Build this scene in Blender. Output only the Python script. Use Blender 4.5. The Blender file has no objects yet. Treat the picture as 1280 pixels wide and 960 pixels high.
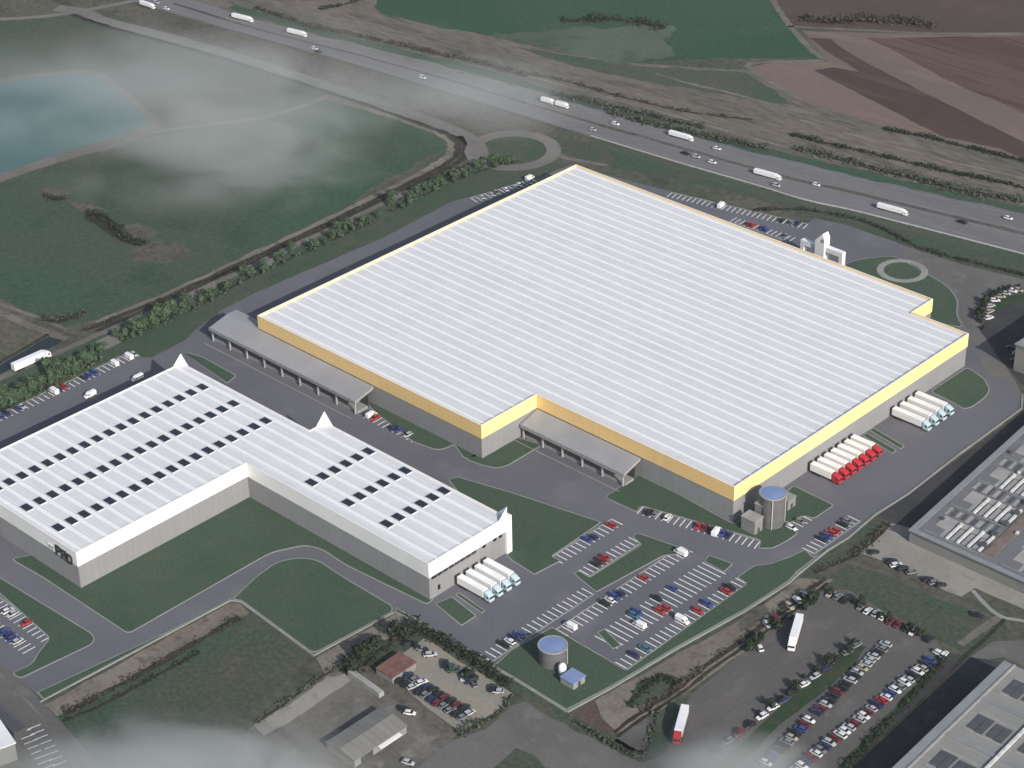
import bpy, bmesh, math, random
from mathutils import Vector, Matrix, noise

random.seed(7)
scene = bpy.context.scene
COL = scene.collection
R = math.radians

# ------------------------------------------------------------------ camera
F, YAW, PITCH, ROLL = 2710.008, 2.3397764, 0.535307910, -0.0194237219
CAM = Vector((614.214177, -485.924686, 440.517628))
fw = Vector((math.cos(PITCH)*math.cos(YAW), math.cos(PITCH)*math.sin(YAW), -math.sin(PITCH)))
rt0 = fw.cross(Vector((0, 0, 1))).normalized()
up0 = rt0.cross(fw)
rt = rt0*math.cos(ROLL) + up0*math.sin(ROLL)
up = up0*math.cos(ROLL) - rt0*math.sin(ROLL)
cd = bpy.data.cameras.new('camera')
cam = bpy.data.objects.new('camera', cd)
COL.objects.link(cam)
cam.matrix_world = Matrix(((rt.x, up.x, -fw.x, CAM.x), (rt.y, up.y, -fw.y, CAM.y), (rt.z, up.z, -fw.z, CAM.z), (0, 0, 0, 1)))
cd.sensor_width = 36.0
cd.lens = F/1280*36.0
cd.clip_start = 1.0
cd.clip_end = 20000
scene.camera = cam

def at(px, py, z=0.0):
    """surveyed point: photo pixel -> place on the level z"""
    d = fw + rt*((px-640)/F) - up*((py-480)/F)
    t = (z-CAM.z)/d.z
    p = CAM + d*t
    return Vector((p.x, p.y, z))

def aty(px, py, y):
    d = fw + rt*((px-640)/F) - up*((py-480)/F)
    return CAM + d*((y-CAM.y)/d.y)

def W(pts, z=0.0):
    return [at(p[0], p[1], z) for p in pts]

# ------------------------------------------------------------------ materials
def new_mat(name):
    m = bpy.data.materials.new(name)
    m.use_nodes = True
    nt = m.node_tree
    return m, nt, nt.nodes['Principled BSDF']

def plain(name, col, rough=0.6, metal=0.0, var=0.12, scale=0.6, coat=0.0):
    """painted or moulded surface with faint soiling"""
    m, nt, b = new_mat(name)
    n = nt.nodes.new('ShaderNodeTexNoise'); n.inputs['Scale'].default_value = scale
    n.inputs['Detail'].default_value = 3
    tc = nt.nodes.new('ShaderNodeTexCoord')
    nt.links.new(tc.outputs['Object'], n.inputs['Vector'])
    r = nt.nodes.new('ShaderNodeValToRGB')
    r.color_ramp.elements[0].position = 0.3; r.color_ramp.elements[1].position = 0.7
    r.color_ramp.elements[0].color = (*[c*(1-var) for c in col], 1)
    r.color_ramp.elements[1].color = (*[min(1, c*(1+var*0.5)) for c in col], 1)
    nt.links.new(n.outputs['Fac'], r.inputs['Fac'])
    nt.links.new(r.outputs['Color'], b.inputs['Base Color'])
    b.inputs['Roughness'].default_value = rough
    b.inputs['Metallic'].default_value = metal
    if coat: b.inputs['Coat Weight'].default_value = coat
    return m

ALB = .86      # one overall reflectance trim for all ground surfaces
def ground(name, c1, c2, c3=None, s1=0.03, s2=0.25, s3=1.3, fine=0.35, rough=0.95, stretch=None, bump=0.0):
    """three octaves of patchiness on world position: c1/c2 broad patches, c3 medium tufts, fine grain"""
    c1, c2 = tuple(x*ALB for x in c1), tuple(x*ALB for x in c2); c3 = tuple(x*ALB for x in c3) if c3 else c3
    m, nt, b = new_mat(name)
    N, L = nt.nodes, nt.links
    g = N.new('ShaderNodeNewGeometry')
    vec = g.outputs['Position']
    if stretch:
        mp = N.new('ShaderNodeMapping')
        mp.inputs['Rotation'].default_value = (0, 0, stretch[0])
        mp.inputs['Scale'].default_value = (stretch[1], stretch[2], 1)
        L.new(vec, mp.inputs['Vector']); vec = mp.outputs['Vector']
    def noi(s, d, dist=0.0):
        n = N.new('ShaderNodeTexNoise')
        n.inputs['Scale'].default_value = s; n.inputs['Detail'].default_value = d
        n.inputs['Distortion'].default_value = dist
        L.new(vec, n.inputs['Vector']); return n.outputs['Fac']
    def ramp(f, a, bb):
        r = N.new('ShaderNodeMapRange'); r.interpolation_type = 'SMOOTHSTEP'
        r.inputs['From Min'].default_value = a; r.inputs['From Max'].default_value = bb
        L.new(f, r.inputs['Value']); return r.outputs['Result']
    def mix(fac, a, bb):
        x = N.new('ShaderNodeMix'); x.data_type = 'RGBA'
        if isinstance(fac, float): x.inputs[0].default_value = fac
        else: L.new(fac, x.inputs[0])
        for i, v in ((6, a), (7, bb)):
            if isinstance(v, tuple): x.inputs[i].default_value = (*v, 1)
            else: L.new(v, x.inputs[i])
        return x.outputs[2]
    col = mix(ramp(noi(s1, 6, 0.6), 0.38, 0.62), c1, c2)
    if c3: col = mix(ramp(noi(s2, 5, 0.3), 0.52, 0.72), col, c3)
    gm = N.new('ShaderNodeMapRange')
    gm.inputs['From Min'].default_value = 0.25; gm.inputs['From Max'].default_value = 0.75
    gm.inputs['To Min'].default_value = 1-fine; gm.inputs['To Max'].default_value = 1+fine
    L.new(noi(s3, 4), gm.inputs['Value'])
    v = N.new('ShaderNodeVectorMath'); v.operation = 'SCALE'
    L.new(col, v.inputs[0]); L.new(gm.outputs['Result'], v.inputs['Scale'])
    L.new(v.outputs['Vector'], b.inputs['Base Color'])
    b.inputs['Roughness'].default_value = rough
    b.inputs['Specular IOR Level'].default_value = 0.2
    return m

M = {}
M['base'] = ground('rough_land', (.128, .120, .094), (.084, .100, .072), (.066, .070, .050), s1=.012, s2=.05, s3=.35)
M['verge'] = ground('rough_verge', (.190, .164, .140), (.140, .134, .112), (.092, .090, .072), s1=.02, s2=.09, s3=.3, stretch=(-.27, .35, 1.6))
M['scrub'] = ground('brown_scrub', (.150, .132, .116), (.108, .104, .088), (.078, .076, .062), s1=.02, s2=.12, s3=.4)
M['meadow'] = ground('meadow_grass', (.052, .102, .070), (.070, .100, .070), (.042, .080, .058), s1=.007, s2=.028, s3=.4, fine=.22)
M['meadow2'] = ground('far_grass', (.066, .104, .074), (.088, .104, .080), (.108, .106, .084), s1=.012, s2=.04, s3=.4, fine=.2)
M['crop'] = ground('green_crop', (.034, .092, .056), (.052, .100, .068), (.092, .128, .104), s1=.007, s2=.012, s3=.3, fine=.15)
M['field_fg'] = ground('weedy_field', (.058, .100, .068), (.080, .096, .070), (.104, .100, .078), s1=.022, s2=.08, s3=.6, fine=.3)
M['lawn'] = ground('mown_lawn', (.062, .102, .070), (.072, .110, .075), (.082, .108, .076), s1=.02, s2=.10, s3=1.2, fine=.2)
M['bank'] = ground('planted_bank', (.062, .100, .066), (.084, .104, .076), (.052, .088, .058), s1=.03, s2=.15, s3=.8, fine=.22)
M['median'] = ground('median_grass', (.030, .066, .034), (.060, .080, .044), (.080, .076, .050), s1=.06, s2=.2, s3=1.2, fine=.3)
M['asphalt'] = ground('new_asphalt', (.172, .172, .196), (.152, .152, .174), (.188, .186, .204), s1=.012, s2=.05, s3=1.2, fine=.09, rough=.9)
M['oldasphalt'] = ground('old_asphalt', (.150, .140, .134), (.132, .126, .122), (.164, .154, .146), s1=.03, s2=.15, s3=.9, fine=.10, rough=.9, stretch=(.2, 1, .5))
M['road'] = ground('worn_road', (.176, .168, .160), (.150, .145, .140), (.195, .188, .180), s1=.03, s2=.12, s3=.8, fine=.10, rough=.9)
M['motorway'] = ground('motorway_asphalt', (.205, .200, .208), (.180, .177, .184), (.222, .216, .220), s1=.02, s2=.3, s3=.8, fine=.08, stretch=(-.13, .08, 2.0), rough=.85)
M['shadeasphalt'] = ground('shade_painted_yard', (.068, .068, .074), (.054, .056, .060), (.080, .078, .080), s1=.04, s2=.2, s3=.8, fine=.15)  # asphalt darkened in colour to stand for the halls' shadows
M['track'] = ground('dirt_track', (.215, .200, .180), (.165, .152, .136), (.130, .120, .104), s1=.05, s2=.25, s3=.8, fine=.18)
M['gravel'] = ground('service_road', (.235, .225, .210), (.200, .190, .178), (.180, .170, .160), s1=.03, s2=.2, s3=.8, fine=.1)
M['concrete'] = ground('yard_concrete', (.350, .335, .300), (.310, .295, .262), (.265, .255, .228), s1=.05, s2=.2, s3=.8, fine=.08)
M['fgyard'] = ground('stained_yard', (.185, .178, .160), (.135, .130, .120), (.240, .228, .196), s1=.05, s2=.16, s3=.6, fine=.18)
M['tan'] = ground('sandy_yard', (.330, .304, .250), (.290, .280, .252), (.335, .290, .205), s1=.06, s2=.25, s3=.8, fine=.12)
M['soil'] = ground('bare_soil', (.250, .222, .184), (.190, .168, .138), (.120, .108, .086), s1=.04, s2=.2, s3=.7, fine=.2)
M['redsoil'] = ground('reddish_soil', (.130, .092, .074), (.110, .086, .068), (.080, .070, .050), s1=.08, s2=.3, s3=.8, fine=.25)
M['plough'] = ground('ploughed_dark', (.100, .064, .058), (.080, .052, .048), (.116, .078, .070), s1=.02, s2=.1, s3=.5, fine=.16, stretch=(-.72, .15, 1.6))
M['plough2'] = ground('ploughed_red', (.112, .064, .057), (.140, .092, .080), (.088, .052, .048), s1=.02, s2=.12, s3=.5, fine=.2, stretch=(-.66, .12, 1.8))
M['stubble'] = ground('stubble', (.212, .156, .134), (.186, .142, .120), (.228, .172, .146), s1=.015, s2=.06, s3=.5, fine=.10, stretch=(-.7, .3, 1.2))
M['fallow'] = ground('fallow', (.104, .076, .066), (.094, .070, .062), (.118, .086, .075), s1=.01, s2=.03, s3=.3, fine=.1)
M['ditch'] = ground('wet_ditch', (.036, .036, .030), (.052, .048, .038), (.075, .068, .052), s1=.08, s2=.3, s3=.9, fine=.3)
M['kerb'] = ground('kerb_concrete', (.345, .355, .335), (.30, .31, .29), (.38, .39, .365), s1=.08, s2=.3, s3=2, fine=.06)
M['line'] = ground('road_paint', (.95, .95, .93), (.88, .88, .86), (.72, .72, .71), s1=.3, s2=.8, s3=3, fine=.08)
M['fadedline'] = ground('faded_paint', (.34, .34, .33), (.24, .235, .23), (.18, .175, .17), s1=.1, s2=.5, s3=2, fine=.1)

# water
def water(name, c):
    m, nt, b = new_mat(name)
    b.inputs['Base Color'].default_value = (*c, 1); b.inputs['Roughness'].default_value = .25; b.inputs['Specular IOR Level'].default_value = .25
    n = nt.nodes.new('ShaderNodeTexNoise'); n.inputs['Scale'].default_value = .35; n.inputs['Detail'].default_value = 4
    g = nt.nodes.new('ShaderNodeNewGeometry'); nt.links.new(g.outputs['Position'], n.inputs['Vector'])
    bp = nt.nodes.new('ShaderNodeBump'); bp.inputs['Strength'].default_value = .12; bp.inputs['Distance'].default_value = .4
    nt.links.new(n.outputs['Fac'], bp.inputs['Height']); nt.links.new(bp.outputs['Normal'], b.inputs['Normal'])
    return m
M['pond'] = water('pond_water', (.075, .150, .138))
M['canal'] = water('canal_water', (.022, .030, .034))

# building surfaces
def sheetmetal(name, col, axis, period, depth, var, rough=.45, patch=.08):
    """profiled sheet: ribs across `axis`, panel-to-panel tone change, light soiling"""
    m, nt, b = new_mat(name); N, L = nt.nodes, nt.links
    tc = N.new('ShaderNodeNewGeometry')
    sp = N.new('ShaderNodeSeparateXYZ'); L.new(tc.outputs['Position'], sp.inputs['Vector'])
    co = sp.outputs[axis]
    mu = N.new('ShaderNodeMath'); mu.operation = 'MULTIPLY'; mu.inputs[1].default_value = 1/period; L.new(co, mu.inputs[0])
    fl = N.new('ShaderNodeMath'); fl.operation = 'FLOOR'; L.new(mu.outputs[0], fl.inputs[0])
    fr = N.new('ShaderNodeMath'); fr.operation = 'FRACT'; L.new(mu.outputs[0], fr.inputs[0])
    wn = N.new('ShaderNodeTexWhiteNoise'); wn.noise_dimensions = '1D'; L.new(fl.outputs[0], wn.inputs['W'])
    seam = N.new('ShaderNodeMath'); seam.operation = 'LESS_THAN'; seam.inputs[1].default_value = .16; L.new(fr.outputs[0], seam.inputs[0])
    no = N.new('ShaderNodeTexNoise'); no.inputs['Scale'].default_value = .12; no.inputs['Detail'].default_value = 5; L.new(tc.outputs['Position'], no.inputs['Vector'])
    nf = N.new('ShaderNodeTexNoise'); nf.inputs['Scale'].default_value = .9; nf.inputs['Detail'].default_value = 3; L.new(tc.outputs['Position'], nf.inputs['Vector'])
    def ma(op, a, bb):
        x = N.new('ShaderNodeMath'); x.operation = op
        for i, v in enumerate((a, bb)):
            if isinstance(v, (int, float)): x.inputs[i].default_value = v
            else: L.new(v, x.inputs[i])
        return x.outputs[0]
    k = ma('ADD', 1-var/2, ma('MULTIPLY', wn.outputs['Value'], var))
    k = ma('SUBTRACT', k, ma('MULTIPLY', seam.outputs[0], depth))
    k = ma('ADD', k, ma('MULTIPLY', ma('SUBTRACT', no.outputs['Fac'], .5), patch*2))
    k = ma('ADD', k, ma('MULTIPLY', ma('SUBTRACT', nf.outputs['Fac'], .5), patch*1.6))
    v = N.new('ShaderNodeVectorMath'); v.operation = 'SCALE'; v.inputs[0].default_value = col; L.new(k, v.inputs['Scale'])
    L.new(v.outputs['Vector'], b.inputs['Base Color']); b.inputs['Roughness'].default_value = rough
    return m
M['roof_a'] = sheetmetal('grey_white_roof_sheet', (.752, .748, .756), 'Y', 1.39, .13, .05, patch=.08)
M['roof_rib'] = plain('white_roof_rib', (.93, .93, .94), .4, var=.02)
M['fascia_y'] = sheetmetal('yellow_fascia_shade_tone', (.90, .62, .27), 'X', 1.2, .05, .04, patch=.04)  # shaded-side copy of the fascia yellow, shade put into its colour
M['fascia_yx'] = sheetmetal('yellow_fascia_sun_tone', (.88, .76, .34), 'Y', 1.2, .05, .04, patch=.04)  # sunlit-side copy of the same yellow, lighter in colour
M['fascia_w'] = plain('white_fascia_panel', (.86, .86, .85), .5, var=.05, scale=.1)
M['coping'] = plain('white_coping', (.88, .87, .82), .5, var=.05)
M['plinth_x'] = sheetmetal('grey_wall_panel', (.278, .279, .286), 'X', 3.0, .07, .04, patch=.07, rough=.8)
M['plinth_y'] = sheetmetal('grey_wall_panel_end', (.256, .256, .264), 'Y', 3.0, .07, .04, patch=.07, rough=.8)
M['canopy'] = plain('grey_canopy_deck', (.325, .325, .342), .8, var=.12, scale=.08)
M['canopy_edge'] = plain('grey_canopy_edge', (.30, .305, .305), .7, var=.08)
M['post'] = plain('pale_steel_post', (.40, .41, .41), .5)
M['dock'] = plain('dark_dock_door', (.060, .062, .066), .6, var=.2, scale=.3)
M['skylight'] = plain('dark_skylight_glass', (.022, .026, .036), .25, var=.2)
M['skyframe'] = plain('skylight_frame', (.62, .63, .65), .5)
M['glass'] = plain('dark_glazing', (.018, .022, .028), .12, var=.2)
M['signdark'] = plain('dark_sign_letters', (.030, .034, .034), .5)
M['steel'] = sheetmetal('silo_steel', (.135, .135, .138), 'Z', 1.5, .14, .10, rough=.5, patch=.08)
M['bluelid'] = plain('blue_tank_lid', (.215, .290, .50), .5, var=.10, scale=.2)
M['whitepaint'] = plain('white_paint', (.90, .90, .90), .35, var=.05)
M['redpaint'] = plain('red_paint', (.50, .035, .045), .35, var=.08)
M['palebluepaint'] = plain('pale_blue_cab', (.50, .64, .69), .35, var=.06)
M['tyre'] = plain('tyre_rubber', (.022, .022, .022), .9)
M['chassis'] = plain('dark_chassis', (.05, .05, .055), .7)
M['brick'] = plain('red_roof_tiles', (.19, .095, .082), .9, var=.3, scale=.5)
M['shedroof'] = sheetmetal('weathered_fibre_cement', (.205, .200, .185), 'Y', 2.6, .16, .10, rough=.9, patch=.10)
M['hallroof'] = sheetmetal('grey_hall_roof', (.160, .162, .170), 'Y', 2.2, .10, .14, rough=.9, patch=.10)
M['hallroof2'] = sheetmetal('beige_hall_roof', (.262, .260, .245), 'Y', 2.5, .10, .08, rough=.9, patch=.08)
M['hallpale'] = plain('pale_roof_panel', (.34, .335, .32), .85, var=.18, scale=.25)
M['hallwhite'] = plain('white_rooflight', (.70, .70, .68), .6, var=.25, scale=.5)
M['hallrust'] = plain('rusty_valley_gutter', (.20, .150, .135), .9, var=.25, scale=.3)
M['halledge'] = plain('grey_roof_flashing', (.25, .262, .275), .7, var=.12, scale=.2)
M['panelblock'] = sheetmetal('dark_rooflight_block', (.085, .088, .094), 'Y', 1.5, .25, .2, rough=.6, patch=.06)
M['hallwall'] = plain('hall_wall', (.24, .24, .235), .85, var=.12, scale=.1)
M['rail'] = plain('galvanised_rail', (.50, .50, .48), .6, var=.15)
M['bark'] = plain('bark', (.085, .068, .050), .95, var=.3)

def leafmat(name, c, v=.45):
    m, nt, b = new_mat(name); N, L = nt.nodes, nt.links
    g = N.new('ShaderNodeNewGeometry')
    n = N.new('ShaderNodeTexNoise'); n.inputs['Scale'].default_value = .55; n.inputs['Detail'].default_value = 4
    L.new(g.outputs['Position'], n.inputs['Vector'])
    r = N.new('ShaderNodeValToRGB'); e = r.color_ramp.elements
    e[0].position, e[1].position = .32, .68
    e[0].color = (*[x*(1-v) for x in c], 1); e[1].color = (*[x*(1+v*.7) for x in c], 1)
    L.new(n.outputs['Fac'], r.inputs['Fac']); L.new(r.outputs['Color'], b.inputs['Base Color'])
    b.inputs['Roughness'].default_value = .8; b.inputs['Specular IOR Level'].default_value = .2
    return m
M['leaf'] = leafmat('green_leaves', (.072, .116, .066))
M['leafdark'] = leafmat('dark_leaves', (.030, .044, .028))
M['leafbrown'] = leafmat('brown_twigs', (.072, .064, .048))
M['leafgrey'] = leafmat('grey_green_leaves', (.075, .088, .062))

# ------------------------------------------------------------------ mesh builder
class MB:
    def __init__(s): s.v = []; s.f = []; s.m = []
    def face(s, idx, mi=0): s.f.append(tuple(idx)); s.m.append(mi)
    def poly(s, pts, mi=0):
        b = len(s.v); s.v += [tuple(p) for p in pts]; s.face(range(b, b+len(pts)), mi)
    def prism(s, pts, z0, z1, mi=0, side=None, bottom=True, top=True):
        """pts counter-clockwise (x,y)"""
        n = len(pts); b = len(s.v)
        s.v += [(p[0], p[1], z0) for p in pts]+[(p[0], p[1], z1) for p in pts]
        sm = mi if side is None else side
        for i in range(n):
            j = (i+1) % n; s.face((b+i, b+j, b+n+j, b+n+i), sm)
        if top: s.face(range(b+n, b+2*n), mi)
        if bottom: s.face(range(b+n-1, b-1, -1), sm)
    def box(s, x0, x1, y0, y1, z0, z1, mi=0):
        s.prism(((x0, y0), (x1, y0), (x1, y1), (x0, y1)), z0, z1, mi)
    def obox(s, c, ux, uy, hx, hy, z0, z1, mi=0):
        c = Vector(c[:2]); ux = Vector(ux[:2]); uy = Vector(uy[:2])
        s.prism([c-ux*hx-uy*hy, c+ux*hx-uy*hy, c+ux*hx+uy*hy, c-ux*hx+uy*hy], z0, z1, mi)
    def loft(s, rings, mi=0, caps=True):
        n = len(rings[0]); b = len(s.v)
        for r in rings: s.v += [tuple(p) for p in r]
        for k in range(len(rings)-1):
            for i in range(n):
                j = (i+1) % n
                s.face((b+k*n+i, b+k*n+j, b+(k+1)*n+j, b+(k+1)*n+i), mi)
        if caps:
            s.face(range(b+n-1, b-1, -1), mi); e = b+(len(rings)-1)*n; s.face(range(e, e+n), mi)
    def lathe(s, c, prof, seg=24, mi=0, axis='Z'):
        rings = []
        for (r, h) in prof:
            ring = []
            for i in range(seg):
                a = 2*math.pi*i/seg
                if axis == 'Z': ring.append((c[0]+r*math.cos(a), c[1]+r*math.sin(a), c[2]+h))
                else: ring.append((c[0]+r*math.cos(a), c[1]-h, c[2]+r*math.sin(a)))
            rings.append(ring)
        s.loft(rings, mi)
    def mesh(s, name, mats):
        me = bpy.data.meshes.new(name); me.from_pydata(s.v, [], s.f)
        for m in mats: me.materials.append(m)
        if len(mats) > 1: me.polygons.foreach_set('material_index', s.m)
        me.validate(); me.update()
        return me
    def build(s, name, mats, parent=None, loc=None, smooth=False):
        if not isinstance(mats, (list, tuple)): mats = [mats]
        me = s.mesh(name, mats)
        if smooth: me.polygons.foreach_set('use_smooth', [True]*len(me.polygons))
        o = bpy.data.objects.new(name, me); COL.objects.link(o)
        if parent is not None: o.parent = parent
        if loc is not None: o.location = loc
        return o

def empty(name, loc=(0, 0, 0), rz=0.0):
    o = bpy.data.objects.new(name, None); COL.objects.link(o)
    o.location = loc; o.rotation_euler = (0, 0, rz); o.empty_display_size = 1
    return o
def tag(o, label, cat, group=None):
    o['label'] = label; o['category'] = cat
    if group: o['group'] = group
    return o
def struct(o, label=None, cat=None, kind='structure'):
    o['kind'] = kind
    if label: o['label'] = label
    if cat: o['category'] = cat
    return o
def copy_tree(o, parent=None):
    c = o.copy(); COL.objects.link(c)
    if parent is not None: c.parent = parent
    for ch in list(o.children): copy_tree(ch, c)
    return c

# ------------------------------------------------------------------ flat shapes
def area2(p): return sum(p[i][0]*p[(i+1) % len(p)][1]-p[(i+1) % len(p)][0]*p[i][1] for i in range(len(p)))
def ccw(p): return list(p) if area2(p) > 0 else list(reversed(p))
def rough_edge(pts, amp, step=4.0, seed=0.0):
    out = []
    n = len(pts)
    for i in range(n):
        a, b = Vector(pts[i][:2]), Vector(pts[(i+1) % n][:2]); k = max(1, int((b-a).length/step))
        for j in range(k):
            p = a.lerp(b, j/k)
            q = Vector((p.x*.09+seed, p.y*.09, seed))
            d = noise.noise_vector(q) + noise.noise_vector(q*3.1)*.5
            out.append(Vector((p.x+d.x*amp, p.y+d.y*amp)))
    return out
def catmull(pts, k=8, closed=False):
    P = [Vector(p[:2]) for p in pts]; n = len(P); out = []
    for i in range(n if closed else n-1):
        if closed: p0, p1, p2, p3 = P[i-1], P[i], P[(i+1) % n], P[(i+2) % n]
        else: p0, p1, p2, p3 = P[max(i-1, 0)], P[i], P[i+1], P[min(i+2, n-1)]
        for j in range(k):
            t = j/k
            out.append(.5*((2*p1)+(p2-p0)*t+(2*p0-5*p1+4*p2-p3)*t*t+(3*p1-p0-3*p2+p3)*t**3))
    if not closed: out.append(P[-1])
    return out
def fillet(pts, r, seg=5):
    P = [Vector(p[:2]) for p in pts]; n = len(P); out = []
    for i in range(n):
        a, b, c = P[i-1], P[i], P[(i+1) % n]
        u, v = (a-b), (c-b); lu, lv = u.length, v.length
        if lu < 1e-6 or lv < 1e-6: out.append(b); continue
        u /= lu; v /= lv
        d = min(r, lu*.42, lv*.42); p, q = b+u*d, b+v*d
        for k in range(seg+1):
            t = k/seg; out.append((1-t)**2*p+2*t*(1-t)*b+t*t*q)
    return out
def inset(pts, d):
    P = [Vector(p[:2]) for p in ccw(pts)]; n = len(P); out = []
    for i in range(n):
        a, b, c = P[i-1], P[i], P[(i+1) % n]
        e1, e2 = (b-a), (c-b)
        if e1.length < 1e-6: e1 = e2
        if e2.length < 1e-6: e2 = e1
        e1 = e1.normalized(); e2 = e2.normalized()
        n1, n2 = Vector((-e1.y, e1.x)), Vector((-e2.y, e2.x)); m = n1+n2
        if m.length < .2: m = n1
        m = m.normalized(); k = max(.5, m.dot(n1)); out.append(b+m*(d/k))
    return out
def tri_fill(pts, z, name, mat):
    bm = bmesh.new()
    vs = [bm.verts.new((p[0], p[1], z)) for p in ccw(pts)]
    es = [bm.edges.new((vs[i], vs[(i+1) % len(vs)])) for i in range(len(vs))]
    bmesh.ops.triangle_fill(bm, edges=es, use_beauty=True, normal=(0, 0, 1))
    me = bpy.data.meshes.new(name); bm.to_mesh(me); bm.free(); me.materials.append(mat)
    o = bpy.data.objects.new(name, me); COL.objects.link(o)
    return o
def sheet(name, pts, z, mat, amp=1.0, px=True, step=4.0, label=None, cat=None):
    p = W(pts) if px else pts
    if amp: p = rough_edge(p, amp, step, seed=len(bpy.data.objects)*.37)
    return struct(tri_fill(p, z, name, M[mat]), label, cat)
def ribbon_mesh(pts, w, z, amp=0.0, k=8, smooth=True, closed=False):
    P = catmull(pts, k, closed) if smooth else [Vector(p[:2]) for p in pts]
    mb = MB(); n = len(P); prev = None; s = random.random()*50
    for i, p in enumerate(P):
        if closed: t = P[(i+1) % n]-P[i-1]
        else: t = P[min(i+1, n-1)]-P[max(i-1, 0)]
        t.normalize(); nn = Vector((-t.y, t.x))
        ww = w[0]+(w[1]-w[0])*i/(n-1) if isinstance(w, tuple) else w
        a = (1+amp*noise.noise(Vector((i*.6, s, 0)))*1.6); b = (1+amp*noise.noise(Vector((i*.6, s+9, 0)))*1.6)
        mb.v += [tuple((p+nn*ww/2*a).to_3d()+Vector((0, 0, z))), tuple((p-nn*ww/2*b).to_3d()+Vector((0, 0, z)))]
    m = n if closed else n-1
    for i in range(m):
        j = (i+1) % n; mb.face((2*i, 2*i+1, 2*j+1, 2*j))
    return mb
def ribbon(name, pts, w, z, mat, amp=.25, px=True, k=8, smooth=True, closed=False, label=None, cat=None):
    return struct(ribbon_mesh(W(pts) if px else pts, w, z, amp, k, smooth, closed).build(name, M[mat]), label, cat)

# ------------------------------------------------------------------ the land
g = MB(); g.poly(((-4500, -3500, 0), (4500, -3500, 0), (4500, 5500, 0), (-4500, 5500, 0)))
struct(g.build('ground', M['base']), 'broad rough brown and green land under the whole scene', 'ground')

# north of the motorway
sheet('verge', [(120, -40), (460, -40), (478, 15), (600, 42), (700, 66), (800, 80), (935, 88), (1000, 127), (1160, 172), (1300, 210), (1340, 260), (1160, 236), (960, 192), (840, 160), (640, 104), (440, 50), (320, 24), (200, -8)], .02, 'verge', 1.5)
sheet('crop_field', [(445, -40), (468, 8), (480, 18), (560, 36), (610, 43), (660, 52), (720, 66), (780, 79), (850, 75), (910, 73), (1026, 73), (992, 38), (966, 0), (945, -40)], .04, 'crop', 1.5)
M['palegrass'] = ground('pale_grass', (.115, .148, .120), (.088, .122, .096), (.070, .108, .082), s1=.012, s2=.04, s3=.4, fine=.15)
sheet('grass_strip', [(610, 44), (660, 40), (730, 34), (850, 33), (830, 48), (850, 70), (780, 80), (720, 68), (660, 54)], .06, 'palegrass', 6.0)
sheet('fallow_field', [(952, -50), (972, 2), (985, 27), (1000, 37), (1180, 42), (1330, 40), (1330, -50)], .04, 'fallow', 1.0)
sheet('stubble_field', [(932, 85), (960, 79), (1036, 77), (1020, 58), (1002, 39), (1180, 44), (1330, 42), (1330, 212), (1240, 192), (1160, 171), (1080, 151), (1000, 126)], .045, 'stubble', .8)
sheet('ploughed_field', [(1012, 47), (1040, 49), (1052, 60), (1095, 85), (1190, 133), (1330, 203), (1330, 222), (1247, 185), (1180, 172), (1110, 136), (1017, 88), (1042, 84), (1075, 90), (1035, 65)], .065, 'plough', .8)
sheet('ploughed_field', [(1082, 48), (1180, 46), (1250, 46), (1330, 44), (1330, 168), (1260, 132), (1185, 101), (1110, 60)], .065, 'plough2', 1.2)
sheet('grass_strip', [(640, 58), (700, 68), (790, 82), (930, 90), (966, 112), (990, 132), (900, 118), (800, 100), (720, 84)], .05, 'meadow2', 2.0)
ribbon('farm_track', [(955, -30), (966, 0), (980, 22), (992, 38), (1012, 60), (1030, 74)], 3.5, .085, 'track')
ribbon('farm_track', [(1030, 76), (960, 78), (935, 82), (960, 100), (1000, 124)], 3.0, .085, 'track')
ribbon('farm_track', [(985, 33), (1060, 37), (1180, 42), (1290, 42)], 2.5, .085, 'track', amp=.5)
ribbon('farm_track', [(820, 92), (860, 104), (920, 118), (1000, 140), (1060, 152)], 2.0, .09, 'track', amp=.7)
ribbon('farm_track', [(468, -10), (466, 5), (455, 14)], 4, .09, 'track')
for (pts, w) in (([(330, 28), (420, 52), (520, 78), (620, 102), (700, 122)], 2.2), ([(560, 70), (660, 95), (760, 122), (860, 150), (960, 178), (1100, 212), (1280, 255)], 2.4), ([(1000, 150), (1100, 178), (1200, 205), (1290, 225)], 2.0)):
    ribbon('field_path', pts, w, .09, 'soil', amp=.7)

# the motorway
sheet('motorway', [(60, -40), (190, -16), (250, 2), (320, 25), (440, 53), (560, 83), (640, 106), (720, 129), (840, 162), (960, 194), (1060, 216), (1160, 240), (1280, 266), (1360, 283), (1360, 338), (1280, 317), (1160, 286), (1065, 262), (1006, 249), (940, 229), (850, 203), (746, 173), (640, 140), (560, 115), (440, 79), (320, 46), (200, 12), (120, -12), (40, -40)], .05, 'motorway', 0)
U = [(250, 2), (320, 25), (440, 53), (560, 83), (640, 106), (720, 129), (840, 162), (960, 194), (1060, 216), (1160, 240), (1280, 266), (1340, 279)]
Lw = [(185, 6), (320, 46), (440, 79), (560, 115), (640, 140), (746, 173), (850, 203), (940, 229), (1006, 249), (1065, 262), (1160, 286), (1280, 317), (1340, 332)]
def line_between(f):
    a, b = catmull(W(U), 10), catmull(W(Lw), 10)
    out = []
    for i in range(60):
        t = i/59; out.append(a[int(t*(len(a)-1))].lerp(b[int(t*(len(b)-1))], f))
    return out
ribbon('motorway_median', line_between(.52), 2.6, .075, 'scrub', amp=.5, px=False, smooth=False)
for f in (.10, .90, .44, .60): ribbon('edge_line', line_between(f), .35, .08, 'fadedline', amp=0, px=False, smooth=False)
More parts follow.
